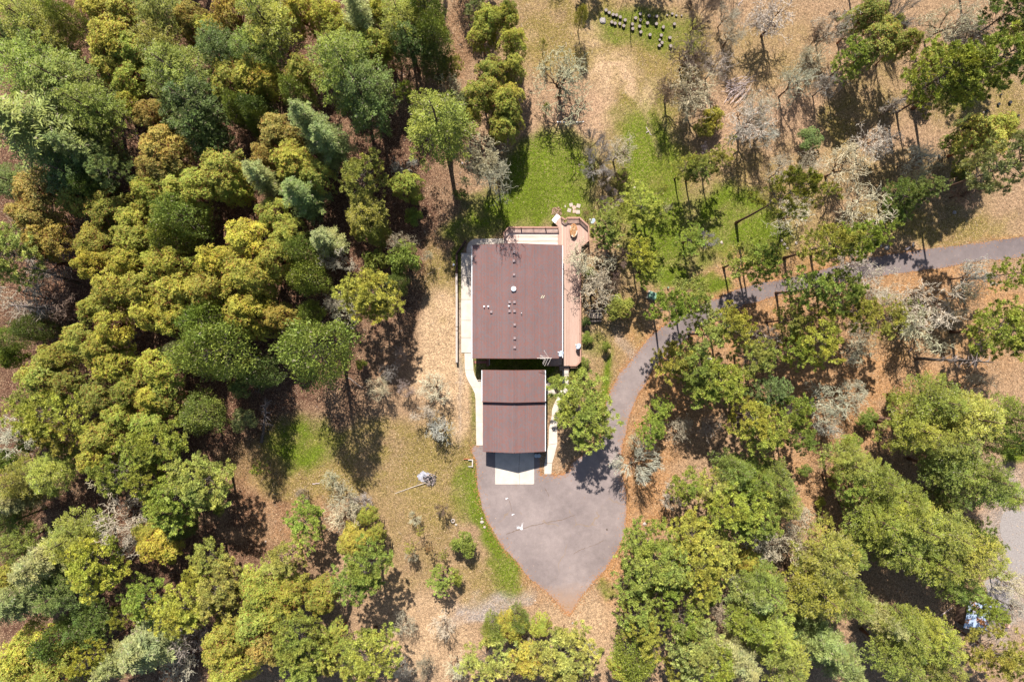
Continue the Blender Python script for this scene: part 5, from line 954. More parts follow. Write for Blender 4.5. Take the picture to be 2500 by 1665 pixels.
LIB = {'P': [make_pine(s) for s in range(7)], 'F': [make_fir(s) for s in range(5)], 'Q': [make_pine(s + 30, 60) for s in range(3)], 'G': [make_mossy(s) for s in range(6)], 'D': [make_cedar(s) for s in range(4)], 'M': [make_broad(s) for s in range(6)],
       'O': [make_oak(s) for s in range(8)], 'B': [make_oak(s + 40, True) for s in range(3)], 'S': [make_broad(s + 20, True) for s in range(4)], 'L': [make_sapling(s) for s in range(3)]}
LIB['K'] = LIB['S']; LIB['J'] = LIB['D']
TREES = '''#A
F 150 120 190 22 v|broad olive fir in the top left corner of the photo
F 320 260 140 20 v|slender olive fir just below right of the corner fir
F 60 270 120 18 d|dark fir on the left edge below the top left corner
M 30 300 70 11 l|small lime madrone peeking out at the left edge near the top
D 460 130 95 15 g|bright green young cedar between the corner firs and the yellow madrone
M 650 60 130 14 y|yellow madrone touching the top edge, leftmost of the yellow column
M 830 70 150 14 y|yellow madrone touching the top edge, right one of the yellow pair
M 740 250 160 15 y|big yellow madrone second down in the top left yellow column
M 880 330 120 14 l|lime madrone on the right flank of the yellow column
M 720 420 120 13 y|yellow madrone with brownish leaves at the foot of the yellow column
M 880 520 120 13 l|small lime madrone below the yellow column
F 170 460 230 26 g|huge mossy green fir crown at the left edge, upper of the mossy three
F 430 560 220 25 g|huge mossy green fir in the middle of the mossy three
F 620 750 180 24 g|mossy green fir lowest and rightmost of the mossy three
F 270 900 290 27 b|very large pale blue green fir with star shaped boughs near the left edge
F 560 1030 150 22 b|pale blue green fir just right of the star shaped fir
P 740 1160 100 14.0 b|small pale pine at the lower right of the star shaped fir
F 470 1180 170 20 d|shadowy dark fir below the star shaped fir
O 850 860 110 11 n|bare brownish oak between the mossy firs and the orange madrone
M 870 700 90 12 l|thin lime madrone beside the mossy firs
M 1010 770 110 13 o|orange brown madrone above the large orange madrone
M 1090 1010 160 15 o|large orange madrone with showing red limbs in the upper left forest
M 1060 1140 130 14 o|orange tinged madrone below the large orange madrone
F 1190 480 210 24 g|green fir with white twigs in the middle of the upper left forest
F 1070 300 150 22 v|olive fir above the fir with white twigs
F 1060 60 160 22 v|olive fir touching the top edge right of the yellow madrones
F 1290 700 190 22 d|dark fir with whitish tips right of the orange madrones
F 1370 900 150 18 d|low dark fir in shade beneath the white tipped fir
M 1280 110 110 14 o|brownish yellow madrone close to the top edge
M 1400 190 100 13 y|patchy yellow madrone beside a dark fir near the top edge
F 1470 300 150 21 d|dark fir above the pale yellow madrone
M 1560 60 130 14 o|orange brown madrone at the top edge beside the olive fir
F 1790 110 190 24 v|broad bright olive fir at the top edge of the forest
F 1720 330 150 21 g|grey green fir below the broad bright olive fir
M 1570 520 140 14 y|pale yellow madrone, left of two over the dark gully
M 1720 500 140 14 y|pale yellow madrone, right of two over the dark gully
D 1640 740 100 14 g|bright green cedar just below the pale yellow madrones
D 1770 830 90 13 g|dark green cedar right below the pale yellow madrones
M 1000 1290 130 13 l|lime green madrone below the orange madrones
M 1170 1270 120 13 l|pale lime madrone in the middle of the lime row
M 1340 1260 130 14 l|lime madrone, third of the lime row
M 1500 1150 150 15 l|big pale lime madrone at the right end of the lime row
M 1570 1280 100 13 l|small lime madrone under the right end of the lime row
D 1230 1480 170 17 g|dense round mossy cedar above the golden madrones
M 220 1290 160 13 o|rust flecked madrone near the left edge
M 180 1450 140 13 o|rust flecked madrone near the left edge, lower one
M 500 1330 130 12 v|dull olive madrone in the shade beside the rust flecked madrones
M 700 1420 140 12 v|dull brownish madrone above the golden grove
M 900 1490 110 12 l|lime madrone just above the golden grove
O 60 1490 80 9 w|small pale bare oak on the left edge
F 1790 1200 120 19 p|pale grey green fir left of the feathery blue fir
D 640 1290 100 14 d|dark cedar hidden in shade left of the lime row
M 1100 1420 90 12 l|small lime madrone touching the mossy cedar
F 60 1230 130 16 d|dark fir on the left edge below the star shaped fir
#B
M 350 60 110 14 y|yellow green madrone at the top edge, fourth clump from the right
M 540 80 120 14 y|bright yellow madrone near the top edge above the giant dark fir
M 620 200 110 14 l|lime yellow madrone hugging the giant dark fir
M 850 300 115 14 l|lime yellow madrone on the upper right of the giant dark fir
F 780 110 130 22 p|pale grey fir between yellow madrones at the top edge
M 900 60 90 13 y|small yellow madrone at the top edge beside the feathery olive fir
F 1050 120 150 23 v|feathery olive fir near the top edge
F 1110 270 120 20 d|dark fir in the shade left of the bright green cedar
M 950 330 80 12 l|small lime madrone right of the giant dark fir
F 640 400 215 30 g|giant dark green fir in the upper middle, its upper crown
F 800 630 200 27 d|large dark green fir leaning against the giant dark fir
M 360 470 110 13 l|bright lime madrone left of the giant dark fir
D 340 640 110 14 g|small bright green cedar lower left of the giant dark fir
D 70 760 110 14 d|dark green cedar with pale twigs left of the feathery blue fir
M 110 520 120 13 y|pinkish yellow madrone two clumps left of the giant dark fir
F 430 830 140 23 b|feathery blue green fir, the upper spire
F 560 970 140 21 b|feathery blue green fir, the lower spire
M 200 890 130 13 o|rusty madrone left of the feathery blue firs
M 300 1090 150 14 l|green madrone with orange flecks below the feathery blue firs
M 120 1060 110 12 o|small rusty madrone with bare red limbs
M 450 1190 110 13 l|light lime madrone below the feathery blue firs
F 380 1330 140 20 b|soft blue green fir below the light lime madrone
M 170 1480 120 12 l|lime madrone beside the dirt gully in the forest
P 800 1200 130 13.3 v|olive pine with star shaped boughs in the shaded gully
F 820 1460 140 16 v|mixed olive fir below the star boughed pine
M 1080 1250 95 10 l|lime madrone at the forest edge by the leafy slope
S 1160 1350 55 4 g|green bush just above the round green bush at the forest edge
S 1145 1480 65 4 g|round bright green bush at the forest edge by the leafy slope
S 1470 1330 50 3 d|dark green bush under the tall fir with a visible trunk
F 1310 840 225 32 g|tall green fir with a long visible trunk near the lawn
P 1090 620 50 9.4 g|small pine tuft left of the tall fir with visible trunk
O 1390 570 75 9 w|pale bare oak above the tall fir with visible trunk
O 1060 1110 80 9 w|pale twisted bare oak left of the tall fir
O 1630 1000 150 17 w|large pale lichen covered oak, left of the house lawn
O 1720 1180 140 18 w|lichen covered oak with spreading tips directly at the lawn edge
D 1280 240 125 17 g|bright green cedar beside the brown dirt clearing
D 1290 420 95 13 d|dark green cedar below the bright cedar by the dirt clearing
P 1400 450 70 7.0 v|small olive pine by the bottom of the dirt clearing
D 1230 50 130 18 d|dark cedar at the top edge left of the dirt clearing
M 1130 20 90 13 y|yellow madrone cut by the top edge left of the dirt clearing
P 1570 70 55 9.4 p|pale slender conifer at the top of the dirt clearing
L 1520 90 45 6 g|slim green sapling at the right side of the dirt clearing
M 1650 110 90 12 l|light madrone right of the pale slender conifer
M 1620 210 90 11 l|light madrone on the right rim of the dirt clearing
M 1770 110 90 12 l|lime madrone beside the pale slender conifer, near the top edge
M 1690 470 100 11 v|olive madrone left of the top clearing, upper one
M 1620 620 120 12 v|olive madrone left of the top clearing, middle one
M 1760 680 110 12 l|lime madrone bordering the top clearing above the lichen oak
M 1750 850 100 10 v|olive madrone between the lichen oak and the clearing
P 1490 700 65 8.6 p|pale feathery conifer between tall fir and olive madrones
M 1540 780 70 9 l|small green madrone tucked behind the tall fir
L 1500 1240 60 5 p|grey green sapling under the lichen oak
#C
M 60 270 95 12 l|lime madrone on the left edge of the top clearing
M 70 440 80 11 l|light green madrone, second down the left edge of the clearing
M 40 640 80 11 y|yellow green madrone, third down the left edge of the clearing
M 50 800 70 10 v|darker madrone, lowest on the left edge of the clearing
M 30 60 70 12 g|dark green madrone at the top left of the clearing
J 530 110 45 8 v|upright columnar juniper alone in the top clearing
L 270 310 55 5 v|spindly sapling above the big bare oak
O 410 510 200 13 w|big pale bare oak alone north of the lawn
L 290 740 55 5 g|faint green sapling beside the big bare oak trunk
B 620 950 90 8 u|grey bare tree on the north east of the lawn, upper left crown
B 650 1090 130 8 u|grey bare tree at the right side of the lawn
O 790 1020 95 9 w|pale bare oak right of the grey bare tree
B 700 1200 70 6 w|pale twiggy tree above the round purple grey shrub
B 735 1360 90 3 u|round purple grey leafless shrub near the octagonal deck
P 950 1400 110 9.4 y|lime pine between the lawn and the centre grass track
P 1010 1470 80 7.8 g|darker green pine beside the lime pine
L 1080 1300 60 7 v|thin olive sapling above the lime pine
O 1110 1410 45 6 w|small pale bare oak touching the lime pine
P 720 1500 100 8.6 l|light green pine beside the octagonal deck
O 1290 330 110 11 n|brown bare oak at the top of the big oak cluster
O 1180 560 130 11 n|bare oak on the left of the big oak cluster
O 1350 540 180 13 w|big lichen oak at the centre of the big oak cluster
O 1470 420 90 10 w|pale oak at the right of the big oak cluster
B 1370 60 140 11 n|dense brown bare tree near the top edge
O 1590 190 75 9 w|slim lichen oak between brush pile and top edge
S 1430 800 85 5 y|yellow green evergreen shrub in the leaf litter, upper crown
S 1370 880 75 4 v|olive evergreen shrub joined to the yellow green shrub
B 1400 1030 60 4 u|grey leafless shrub below the yellow green shrub
P 1250 1140 75 9.4 y|lime pine with thin trunk over the centre grass, left of three
P 1340 1150 80 10.1 v|olive pine with thin trunk over the centre grass, middle of three
P 1450 1090 85 9.4 v|olive pine with thin trunk over the centre grass, right of three
L 1550 960 55 6 y|small yellow green sapling right of the evergreen shrub
O 1720 800 130 12 w|bare lichen oak below the brush pile
B 800 1200 55 4 n|reddish brown leafless shrub right of the lawn
L 560 1460 40 2 n|small brown bush beside the stepping stones
N 865 190 885 60|thin leafless pole tree among the log rounds
O 1540 70 80 8 w|faint bare oak near the top edge right of the log rounds
#D
O 170 70 160 12 w|pale lichen oak near the top edge, left one in the right woods
O 560 150 110 11 w|pale lichen oak near the top edge beside the green madrone
M 790 70 110 14 v|olive madrone touching the top edge in the right woods
M 870 250 140 14 v|yellow olive madrone in the middle of the top right woods
M 1040 270 90 12 v|thin olive madrone to the right of the yellow olive madrone
S 960 160 60 6 g|bright green bush behind the yellow olive madrone
P 650 390 105 10.9 g|green pine with pompon tufts in the top right woods
O 470 200 80 9 n|brown bare oak beside the pompon pine
B 1010 60 130 11 u|grey bare tree at the top edge in the right woods
O 1380 110 140 12 w|bare oak with fine grey twigs near the top right corner
O 1560 180 120 11 w|bare pale oak just left of the corner pine
P 1730 80 120 14.0 d|dark pine filling the top right corner
P 1790 200 70 12.5 v|olive pine on the right edge below the corner pine
P 1300 480 160 19 g|broad green pine with visible dark limbs in the upper right
P 1600 430 160 22 g|broad bright green pine nearest the right edge in the upper right
M 1260 380 90 9 v|olive bush at the upper left of the broad green pine
P 1200 620 110 11.7 v|lower olive skirted pine left of the broad green pine
O 300 520 130 12 w|leaning lichen oak with twin trunks in the upper right
O 520 540 90 10 w|small pale lichen oak right of the twin trunk oak
O 400 390 90 10 w|pale oak above the twin trunk oak
O 60 700 110 11 w|pale oak on the left of the round grey shrub
O 90 880 90 10 w|low pale oak below left of the round grey shrub
K 360 950 90 4 b|round grey green shrub in the upper right leaf litter
O 950 720 60 7 w|tiny bare tree with a hooked trunk in the olive grass
O 830 930 130 10 w|bare oak with fanned branches below the olive grass patch
O 1160 1050 105 11 w|bright pale oak with upswept branches right of the fanned oak
O 1180 1190 90 10 w|pale oak just below the upswept oak
O 630 1120 130 11 w|pale lichen oak below the fanned oak
O 380 1120 90 9 w|small lichen oak beneath the round grey shrub
O 190 1150 90 9 w|small pale oak left of the small lichen oak
O 760 1390 140 11 w|bright pale oak above the road at the right
P 1170 1290 75 10.1 b|small blue green pine near the upswept oak
P 1010 1330 105 9.4 d|dark green pine beside the small blue pine
P 940 1470 80 7.0 d|small dark pine above the road edge
M 1580 950 160 12 y|yellow green madrone by the right edge
M 1700 870 110 12 l|lime madrone at the right edge above the yellow green one
S 1340 980 80 7 g|dark green bush left of the yellow green madrone
S 1390 1180 70 6 g|green bush below the yellow green madrone
M 1480 840 70 8 d|dark leafy bush at the top of the yellow green madrone
P 1760 1120 150 26 p|grey green pine on the right edge with a long trunk
P 240 1320 130 27 v|olive pine crown on a long bare trunk above the road
O 270 1450 140 10 w|pale bare tree beneath the olive long trunk pine
O 1480 1300 110 8 n|brown bare tree in the shade left of the long trunk
O 1650 420 60 10 n|bare limb tree behind the broad bright pine
#E
P 70 190 150 14.8 l|light green pine on the left edge, level with the house top
O 250 240 130 10 w|bare grey oak right of the light green left edge pine
O 150 480 180 10 p|pinkish bare oak on the left edge, upper
O 300 540 150 9 n|pinkish brown bare oak near the left edge
O 120 620 120 9 n|bare brown oak lower on the left edge
N 540 400 190 280|leaning dead trunk over the reddish soil, upper of two
N 530 598 60 545|leaning dead trunk over the reddish soil, lower of two
M 600 260 110 15 y|golden madrone, leftmost of the top row of the golden grove
M 830 250 110 15 y|golden madrone, second in the top row of the golden grove
M 1100 270 140 16 y|golden madrone, third in the top row of the golden grove
M 1440 240 120 16 y|golden madrone, fourth in the top row of the golden grove
M 1680 110 160 16 y|golden madrone at the top right horn of the golden grove
M 760 420 140 15 y|golden madrone, left of the middle row of the golden grove
M 950 430 130 16 y|deep golden madrone in the heart of the golden grove
M 1170 450 150 16 y|pale golden madrone in the heart of the golden grove
M 1400 430 140 16 y|golden madrone, right of the heart of the golden grove
M 1650 350 160 16 y|golden madrone on the right side of the golden grove
M 1660 570 140 15 y|golden madrone at the lower right of the golden grove
M 1000 590 120 15 y|deep golden madrone in the lower part of the golden grove
M 1180 640 130 15 y|golden madrone at the bottom tip of the golden grove
M 610 570 100 13 l|green gold madrone on the left rim of the golden grove
M 740 700 120 14 y|golden madrone, top of the lower golden arm
M 510 800 120 14 y|golden madrone, left end of the lower golden arm
M 650 860 110 14 y|golden madrone in the middle of the lower golden arm
M 730 960 120 13 y|golden madrone at the bottom of the lower golden arm
D 1420 660 160 18 g|green cedar between golden grove and the big dark cedar
D 1450 860 210 26 g|big dark green cedar below the golden grove
D 1260 850 90 14 p|pale tipped cedar on the left flank of the big dark cedar
M 240 1040 140 13 l|green madrone below left of the golden arm
M 340 900 110 12 v|dull green madrone left of the golden arm
S 90 900 90 9 g|bright green tree by the left edge below the pinkish oaks
D 230 700 100 12 d|very dark green cedar below the pinkish oaks
D 60 780 90 12 g|green cedar on the left edge below the pinkish oaks
M 1050 1000 140 13 l|light green madrone below the dark hollow of the grove
M 860 1120 120 12 v|olive madrone right below the golden arm
M 1010 1190 110 12 y|yellowish madrone above the two lime madrones
M 650 1180 120 12 v|olive madrone left of the yellowish madrone
M 790 1330 110 12 l|lime madrone, left of two above the pompon pine
M 1000 1360 110 12 l|lime madrone, right of two above the pompon pine
M 650 1460 130 13 l|bright lime madrone left of the pompon pine
D 1370 1290 140 10 g|bright green cushion shaped cedar at the dark clearing edge
K 1670 1330 95 6 p|pale silvery green bush beside the bright cushion cedar
K 1640 1100 80 7 b|bluish dark bush above the silvery green bush
M 1730 1000 55 7 y|small yellow bush right of the big dark cedar
P 310 1300 160 13.3 y|lime pine with pompon tufts near the left edge
P 400 1430 120 11.7 v|olive pine just below the lime pompon pine
P 1050 1500 150 12.5 g|green pine with round tufts above the shaded slope
O 90 1450 130 10 w|pale bare oak on the left edge below the lime pompon pine
M 890 80 120 13 l|lime madrone directly above the golden grove
D 1170 90 130 15 g|mossy green cedar directly above the golden grove
M 270 90 140 12 o|rusty madrone above the leaning dead trunks
M 620 110 120 12 v|dull olive madrone above the left end of the golden grove
P 160 1200 80 10.1 l|thin pine left of the green madrone near the left edge
B 870 770 60 8 u|grey bare tree in the dark hollow of the golden grove
S 180 1500 60 6 g|green bush beside the left edge bare oak
M 420 1080 110 12 v|shaded green madrone right of the green madrone pair
M 1100 1180 110 11 v|shadowy green madrone on the right of the yellowish madrone
#F
M 180 220 130 16 y|golden orange madrone at the right edge of the golden grove
M 60 360 120 16 y|golden madrone under the right horn of the golden grove
M 200 620 105 13 o|orange gold madrone above the big round cedar
M 40 560 110 14 y|golden madrone left of the orange gold madrone
M 60 700 90 12 y|lower golden madrone touching the big dark cedar
D 370 180 120 15 g|green cedar right of the golden grove, upper
F 540 100 110 16 p|pale green fir right of the golden grove
D 420 350 130 15 g|green cedar right of the golden grove, lower
M 260 60 110 13 l|lime madrone above the green cedars
O 610 230 90 10 w|pale bare oak left of the round lime pine
O 590 490 80 9 w|bare spiky oak directly left of the round lime pine
O 650 610 110 8 w|twisted bare oak under the round lime pine
P 840 470 155 13.3 y|round lime yellow pine with tight crown
P 950 540 70 12.5 l|side crown of a pine right of the round lime pine
D 440 590 75 10 g|small green cedar just above the big round cedar
D 470 860 235 25 g|big round green cedar west of the house
S 790 950 40 4 g|small green bush at the right side of the big round cedar
S 1080 230 120 10 g|green broad bush tree between forest and house
S 890 240 90 8 v|olive pinkish bush left of the green broad bush tree
D 1030 400 80 9 d|dark green bush tree under the green broad bush tree
O 1050 110 75 10 w|pale bare oak crown over the green broad bush tree
O 1235 200 35 6 w|tiny pale bare tree close to the fence line
O 890 1110 75 7 w|small lichen oak on the shaded slope, leftmost
O 970 1000 65 6 p|dim lichen oak on the shaded slope, upper
O 1080 1120 55 6 p|dim lichen oak on the shaded slope, middle
O 1290 1120 95 7 w|lichen oak on the bare earth slope west of the garage, upper
O 1220 1320 80 7 w|lichen oak west of the garage, middle
O 1340 1420 90 7 w|lichen oak west of the garage, lower
O 1050 890 50 6 p|faint grey oak on the sunny slope west of the house
N 110 1480 145 1190|grey dead conifer spire with bare side twigs
D 100 1010 110 12 d|dark bluish cedar under the big dark cedar
M 20 960 60 8 y|small yellow leafed bush left of the dark bluish cedar
D 900 60 80 9 v|olive small tree above the pale bare oak in the forest edge
M 800 10 80 9 v|olive madrone above the forest edge gap
#G
O 585 190 145 9 w|pale lichen oak touching the east deck, upper
O 625 460 140 9 w|pale lichen oak touching the east deck, lower
B 780 250 110 6 n|brown bare tree between the lichen oaks and the pines
S 790 560 100 5 v|olive shrub thicket under the lower deck oak
B 720 380 80 5 n|reddish twiggy shrub between the two deck oaks
S 590 330 45 3 g|green bush between the two deck oaks
S 570 770 45 2 g|dark green round bush at the middle of the east deck
S 560 660 35 2 d|small dark bush north of the round bush by the east deck
S 555 935 40 2 g|green bush at the south east corner of the deck, upper
S 530 1000 40 2 g|green bush at the south east corner of the deck, lower
S 355 1060 50 2 g|green bush beside the walkway steps
S 700 830 35 3 g|small green bush on the grass east of the deck
P 940 190 90 10.1 y|lime pine east of the deck, upper of a pair
P 990 290 85 9.4 y|lime pine east of the deck, lower of a pair
P 1280 90 80 6.2 g|slim green pine on the lawn below the centre grass
B 1410 90 65 4 u|small purple grey leafless tree on the lawn
P 720 60 80 7.8 g|dark green pine east of the octagonal deck
P 1160 560 110 17 g|green pine whose thick trunk stands at the bend of the driveway
P 1290 500 120 14.0 l|light pine next to the thick trunk at the driveway bend
P 1640 240 110 11.7 l|light pine above the road, left of two
P 1760 260 110 12.5 g|green pine above the road, right of two
P 1390 740 105 12.5 l|light pine over the driveway inner curve, left one
P 1550 690 120 13.3 y|lime pine over the driveway inner curve, right one
P 1180 930 120 10.9 v|olive pine on the driveway east side, leftmost of the big clump
P 1330 980 130 12.5 g|green pine in the middle of the big clump east of the driveway
P 1500 1080 140 13.3 g|dark tufted pine at the lower right of the big clump
P 1380 1130 110 10.9 g|dark green pine at the bottom of the big clump
S 1630 1140 50 8 l|lime bush clinging to the dark tufted pine
P 1720 900 110 11.7 l|light green pine east of the big clump
P 1060 1260 70 7.0 g|small pine beside the driveway, upper of two
P 1010 1400 85 7.8 g|small pine beside the driveway, lower of two
P 540 1290 175 10.1 g|large lone round pine between garage and driveway
P 1710 1330 130 13.3 y|olive yellow pine low in the right woods
O 1200 1400 85 6 p|dim lichen oak in the shade east of the driveway, left
O 1430 1380 85 6 p|dim lichen oak in the shade east of the driveway, right
O 920 1490 60 6 w|small top of the round oak at the driveway edge
O 1790 760 80 9 w|bare oak among pines right of the driveway curve
#H
P 490 130 130 19 l|light green pine over the road with a hooked trunk, left crown
P 700 100 120 19 g|green pine over the road with a hooked trunk, right crown
O 690 290 120 10 w|lichen oak leaning over the road
O 830 400 110 9 w|pale oak just below the road
P 370 420 120 16 g|green pine below the road, left of two
P 560 460 110 17 g|green pine below the road, right of two
P 660 590 120 14.0 v|olive pine below the pair under the road
P 420 780 140 14.0 y|bright lime olive pine with tight tufts under the road
P 270 860 90 11.7 g|green pine left of the tight tufted lime pine
P 230 650 90 11.7 l|thin light pine above the tight tufted lime pine
O 1230 560 170 12 w|very large lichen oak with fan of pale branches below the road
O 1180 690 150 11 w|lichen oak overlapping the very large fan oak
S 1060 560 70 5 g|bright green bush under the very large fan oak
O 1530 340 120 10 w|pale lichen oak under the road near the right edge
O 1480 480 100 9 w|pale oak between the fan oak and the right edge
P 1750 330 90 14.0 g|green pine at the right edge just below the road
P 1720 720 160 15.6 g|large soft green pine at the right edge
P 900 650 90 11.7 v|thin olive pine left of the very large fan oak
P 90 1130 100 11.7 b|blue green pine in the right woods, upper of three
P 230 1280 100 12.5 g|green pine in the right woods, middle of three
P 290 1440 90 11.7 g|green pine in the right woods, lowest of three
P 60 1430 120 13.3 y|olive yellow pine left of the three stacked pines
P 40 900 70 10.1 g|small green pine left of the tight tufted lime pine
O 500 1210 130 10 w|bright lichen oak with upswept crown in the right woods
O 520 1370 90 8 w|low lichen oak below the bright upswept oak
O 700 1160 90 8 w|pale oak right of the bright upswept oak
O 680 850 100 8 w|pale thin oak right of the tight tufted lime pine
O 1540 1120 100 9 w|pale bare oak above the broad olive firs
S 750 1330 80 4 g|green bush between the upswept oak and the broad olive firs
S 640 1500 80 4 g|leafy green bush below the low lichen oak
S 930 1190 50 4 g|small green bush at the top of the broad olive firs
F 1220 1210 190 22 v|broad olive fir in the right woods, top of the broad group
F 1490 1330 180 23 y|broad yellow olive fir in the right woods
F 1100 1400 160 21 v|broad olive fir on the left of the broad group
F 1330 1470 170 21 v|broad olive fir at the bottom of the broad group
F 1730 1320 140 22 g|green fir on the right edge beside the broad olive group
D 1690 1480 100 18 d|dark fir in shade on the right below the broad olive group
S 1790 1530 50 5 l|lime bush at the right edge above the gravel track
N 1080 910 1610 935|tall dead bare pine trunk with sideways twigs right of centre
N 1470 825 1610 815|short broken dead trunk near the right edge
O 760 740 80 8 w|faint pale oak by the double trunk shadows
O 970 530 70 7 w|thin pale oak left of the bright green bush
#I
F 330 140 150 17 l|light green fir over the shaded trunks near the left edge
F 120 190 130 18 v|olive fir on the left edge, level with the garage front
F 70 340 130 18 p|grey green fir on the left edge below the olive one
S 80 60 100 10 g|bright green tree on the left edge above the olive fir
M 620 60 105 13 y|lime yellow madrone above the twisted lichen oak
P 800 130 130 12.5 g|green pine above the twisted lichen oak
P 970 190 110 11.7 y|lime pine between two green pines in the lower left
P 1150 340 150 11.7 g|green round tufted pine left of the clearing
P 1370 190 150 13 l|light pine with grey twigs at the left of the clearing
S 1480 350 80 6 g|green bush under the light pine with grey twigs
O 760 230 130 11 w|twisted lichen oak, upper crown, in the lower left
O 800 470 160 12 w|twisted bright lichen oak, main crown, in the lower left
O 880 620 120 11 w|twisted lichen oak, lowest crown, in the lower left
M 1060 640 130 9 y|round golden madrone under the twisted lichen oak
M 990 540 90 8 v|olive madrone partly under the twisted lichen oak
D 1230 520 90 9 d|dark green cedar in shade right of the golden madrone
F 480 590 160 19 v|olive fir with pale twigs in the lower left forest
P 640 760 150 14.0 y|bright lime pompon pine in the lower left forest
F 290 760 160 19 p|grey green fir left of the bright lime pompon pine
F 140 1000 170 20 b|blue green fir near the left edge, lower forest
F 90 620 120 18 g|green fir on the left edge under the grey green one
F 370 980 150 18 d|dark fir below the grey green fir
M 50 850 100 13 v|olive madrone on the left edge in the lower forest
P 980 1000 120 11.7 g|green pine right below the bright lime pompon pine
P 830 1110 60 10.1 y|small lime pine tuft under the green pine
P 1410 730 110 8.6 v|olive pine with grey twigs by the lower clearing
P 1350 860 70 9.4 y|lime pine tuft below the olive pine with grey twigs
P 1280 1050 150 11.7 y|yellow green pine, left of two by the lower clearing
P 1490 950 150 10.9 v|olive pine, right of two by the lower clearing
F 1000 1330 180 18 p|large grey green fir near the bottom edge
P 590 1420 85 13.3 y|lime pompon pine near the bottom edge
F 780 1450 120 17 p|grey fir right of the bottom lime pompon pine
M 130 1400 160 14 y|yellow green madrone in the bottom left corner, upper
M 330 1520 150 14 l|lime madrone on the bottom edge near the left corner
M 60 1530 120 14 l|lime madrone filling the bottom left corner
M 1500 1350 150 14 y|bright yellow madrone near the bottom edge
M 1560 1500 150 14 y|bright yellow madrone on the bottom edge
M 1700 1200 130 12 l|lime madrone above the bright yellow madrones
M 1740 980 110 11 l|lime green madrone near the lower clearing
O 1250 1320 110 9 w|pale bare oak left of the bright yellow madrones
O 1190 1530 90 8 w|pale bare oak on the bottom edge
F 560 1200 150 14 d|dark shadowed fir above the bottom lime pompon pine
D 400 1270 130 14 d|dark cedar above the bottom left madrones
F 30 480 110 16 g|green fir touching the left edge above the lower forest
#J
L 90 110 75 7 g|slender green pine sapling in the shaded clearing
O 560 190 55 5 w|small lichen oak in the lower clearing, topmost
O 640 340 110 9 w|lichen oak in the lower clearing, upper of two
O 650 470 110 8 w|lichen oak in the lower clearing, lower of two
O 770 350 65 5 p|faint pale shrub right of the lichen oaks
O 390 290 50 4 p|faint bare shrub left of the lichen oaks
P 400 480 115 9.4 g|green pine left of the lichen oaks in the lower clearing
M 720 610 100 7 y|yellow green madrone below the lichen oaks
M 820 440 60 7 l|lime madrone beside the lichen oaks
M 880 560 65 7 v|olive madrone right of the yellow green madrone
P 820 810 145 13.3 g|green round tufted pine with a long trunk shadow
P 270 730 110 9.4 l|thin light pine above the lime thicket
M 90 930 140 11 l|bright lime madrone, left of the lime thicket
M 290 960 120 10 v|olive madrone in the middle of the lime thicket
M 500 1000 120 9 v|olive madrone at the right of the lime thicket
M 180 1090 120 10 l|lime madrone at the bottom of the lime thicket
K 470 970 60 8 b|pale blue green bush inside the lime thicket
P 350 1310 150 12.5 g|green pine near the bottom edge, left of two
P 420 1450 130 11.7 g|green pine on the bottom edge, left of two
P 800 1380 150 11.7 y|yellow green pine near the bottom edge, right of two
M 110 1340 120 11 o|rusty madrone between bottom pines and yellow madrones
M 610 1290 90 9 l|lime bush tree between the two bottom pines
M 550 1460 80 8 o|rusty leafed madrone low between the two bottom pines
S 1495 630 95 5 g|round bright green bush west of the parking apron
P 1330 880 75 5.5 g|small green pine below the round bright bush, left
K 1440 860 55 4 v|small olive bush below the round bright bush, right
L 1190 540 50 5 v|spindly sapling west of the round bright bush, top
L 1120 650 60 5 v|spindly sapling west of the round bright bush, left
L 1250 650 50 5 n|brown spindly sapling west of the round bright bush
L 1350 700 55 4 v|spindly sapling nearest the round bright bush
B 1130 720 45 4 w|bare whitish sapling below the spindly saplings
B 1150 450 50 3 w|faint bare shrub above the spindly saplings
B 1330 400 50 5 n|brown bare sapling with a dark post like trunk
O 1340 1190 75 6 w|small bare oak in the lower tan clearing
O 1070 1200 80 6 w|pale bare oak in the tree shadow of the lower clearing
D 1700 1210 95 8 g|dark green cedar below the gravel patch
P 1640 1430 140 9.4 l|light green pine on the bottom edge left of centre
O 1230 1490 80 6 p|pale bare oak on the bottom edge, middle
O 1430 1480 80 6 w|pale bare oak on the bottom edge, right
O 1060 1500 75 6 w|pale greenish bare oak on the bottom edge, left
#K
B 910 80 165 8 w|round lichen oak at the edge of the driveway
B 1160 310 95 7 w|pinkish bare tree below the round lichen oak
P 1250 230 90 9.4 g|green pine right of the pinkish bare tree
P 1450 220 110 9.4 l|light green pine at the upper left of the lower right woods
P 1610 400 150 12.5 g|green pine in the lower right woods, second row left
P 1750 480 110 12.5 g|green pine in the lower right woods, second row right
F 1600 130 120 16 g|soft green fir above the second row pines
F 1740 180 130 17 g|soft green fir left of the leafy gap in the right woods
P 1290 560 130 10.9 y|lime pine right of the apron, upper of the slope row
P 1450 680 140 11.7 y|lime pine right of the apron, lower of the slope row
P 980 600 140 11.7 g|tall green pine nearest the apron tip, top of the cluster
P 1060 770 150 13.3 g|large tufted green pine in the centre of the cluster
P 1330 790 140 13.3 y|large lime tufted pine on the right of the cluster
P 880 880 110 10.9 g|green pine on the left of the cluster
P 1360 950 110 12.5 y|lime pine at the lower right of the cluster
P 1120 920 100 11.7 g|green pine at the lower middle of the cluster
P 930 1080 120 11.7 g|green pine below the cluster, left column upper
P 970 1230 120 11.7 y|lime pine below the cluster, left column middle
D 900 1390 140 13 g|dark green round cedar in the left column, lower
P 1240 1170 110 13.3 g|green pine in the right column, upper
P 1310 1310 150 14.0 l|light green pine in the right column, middle
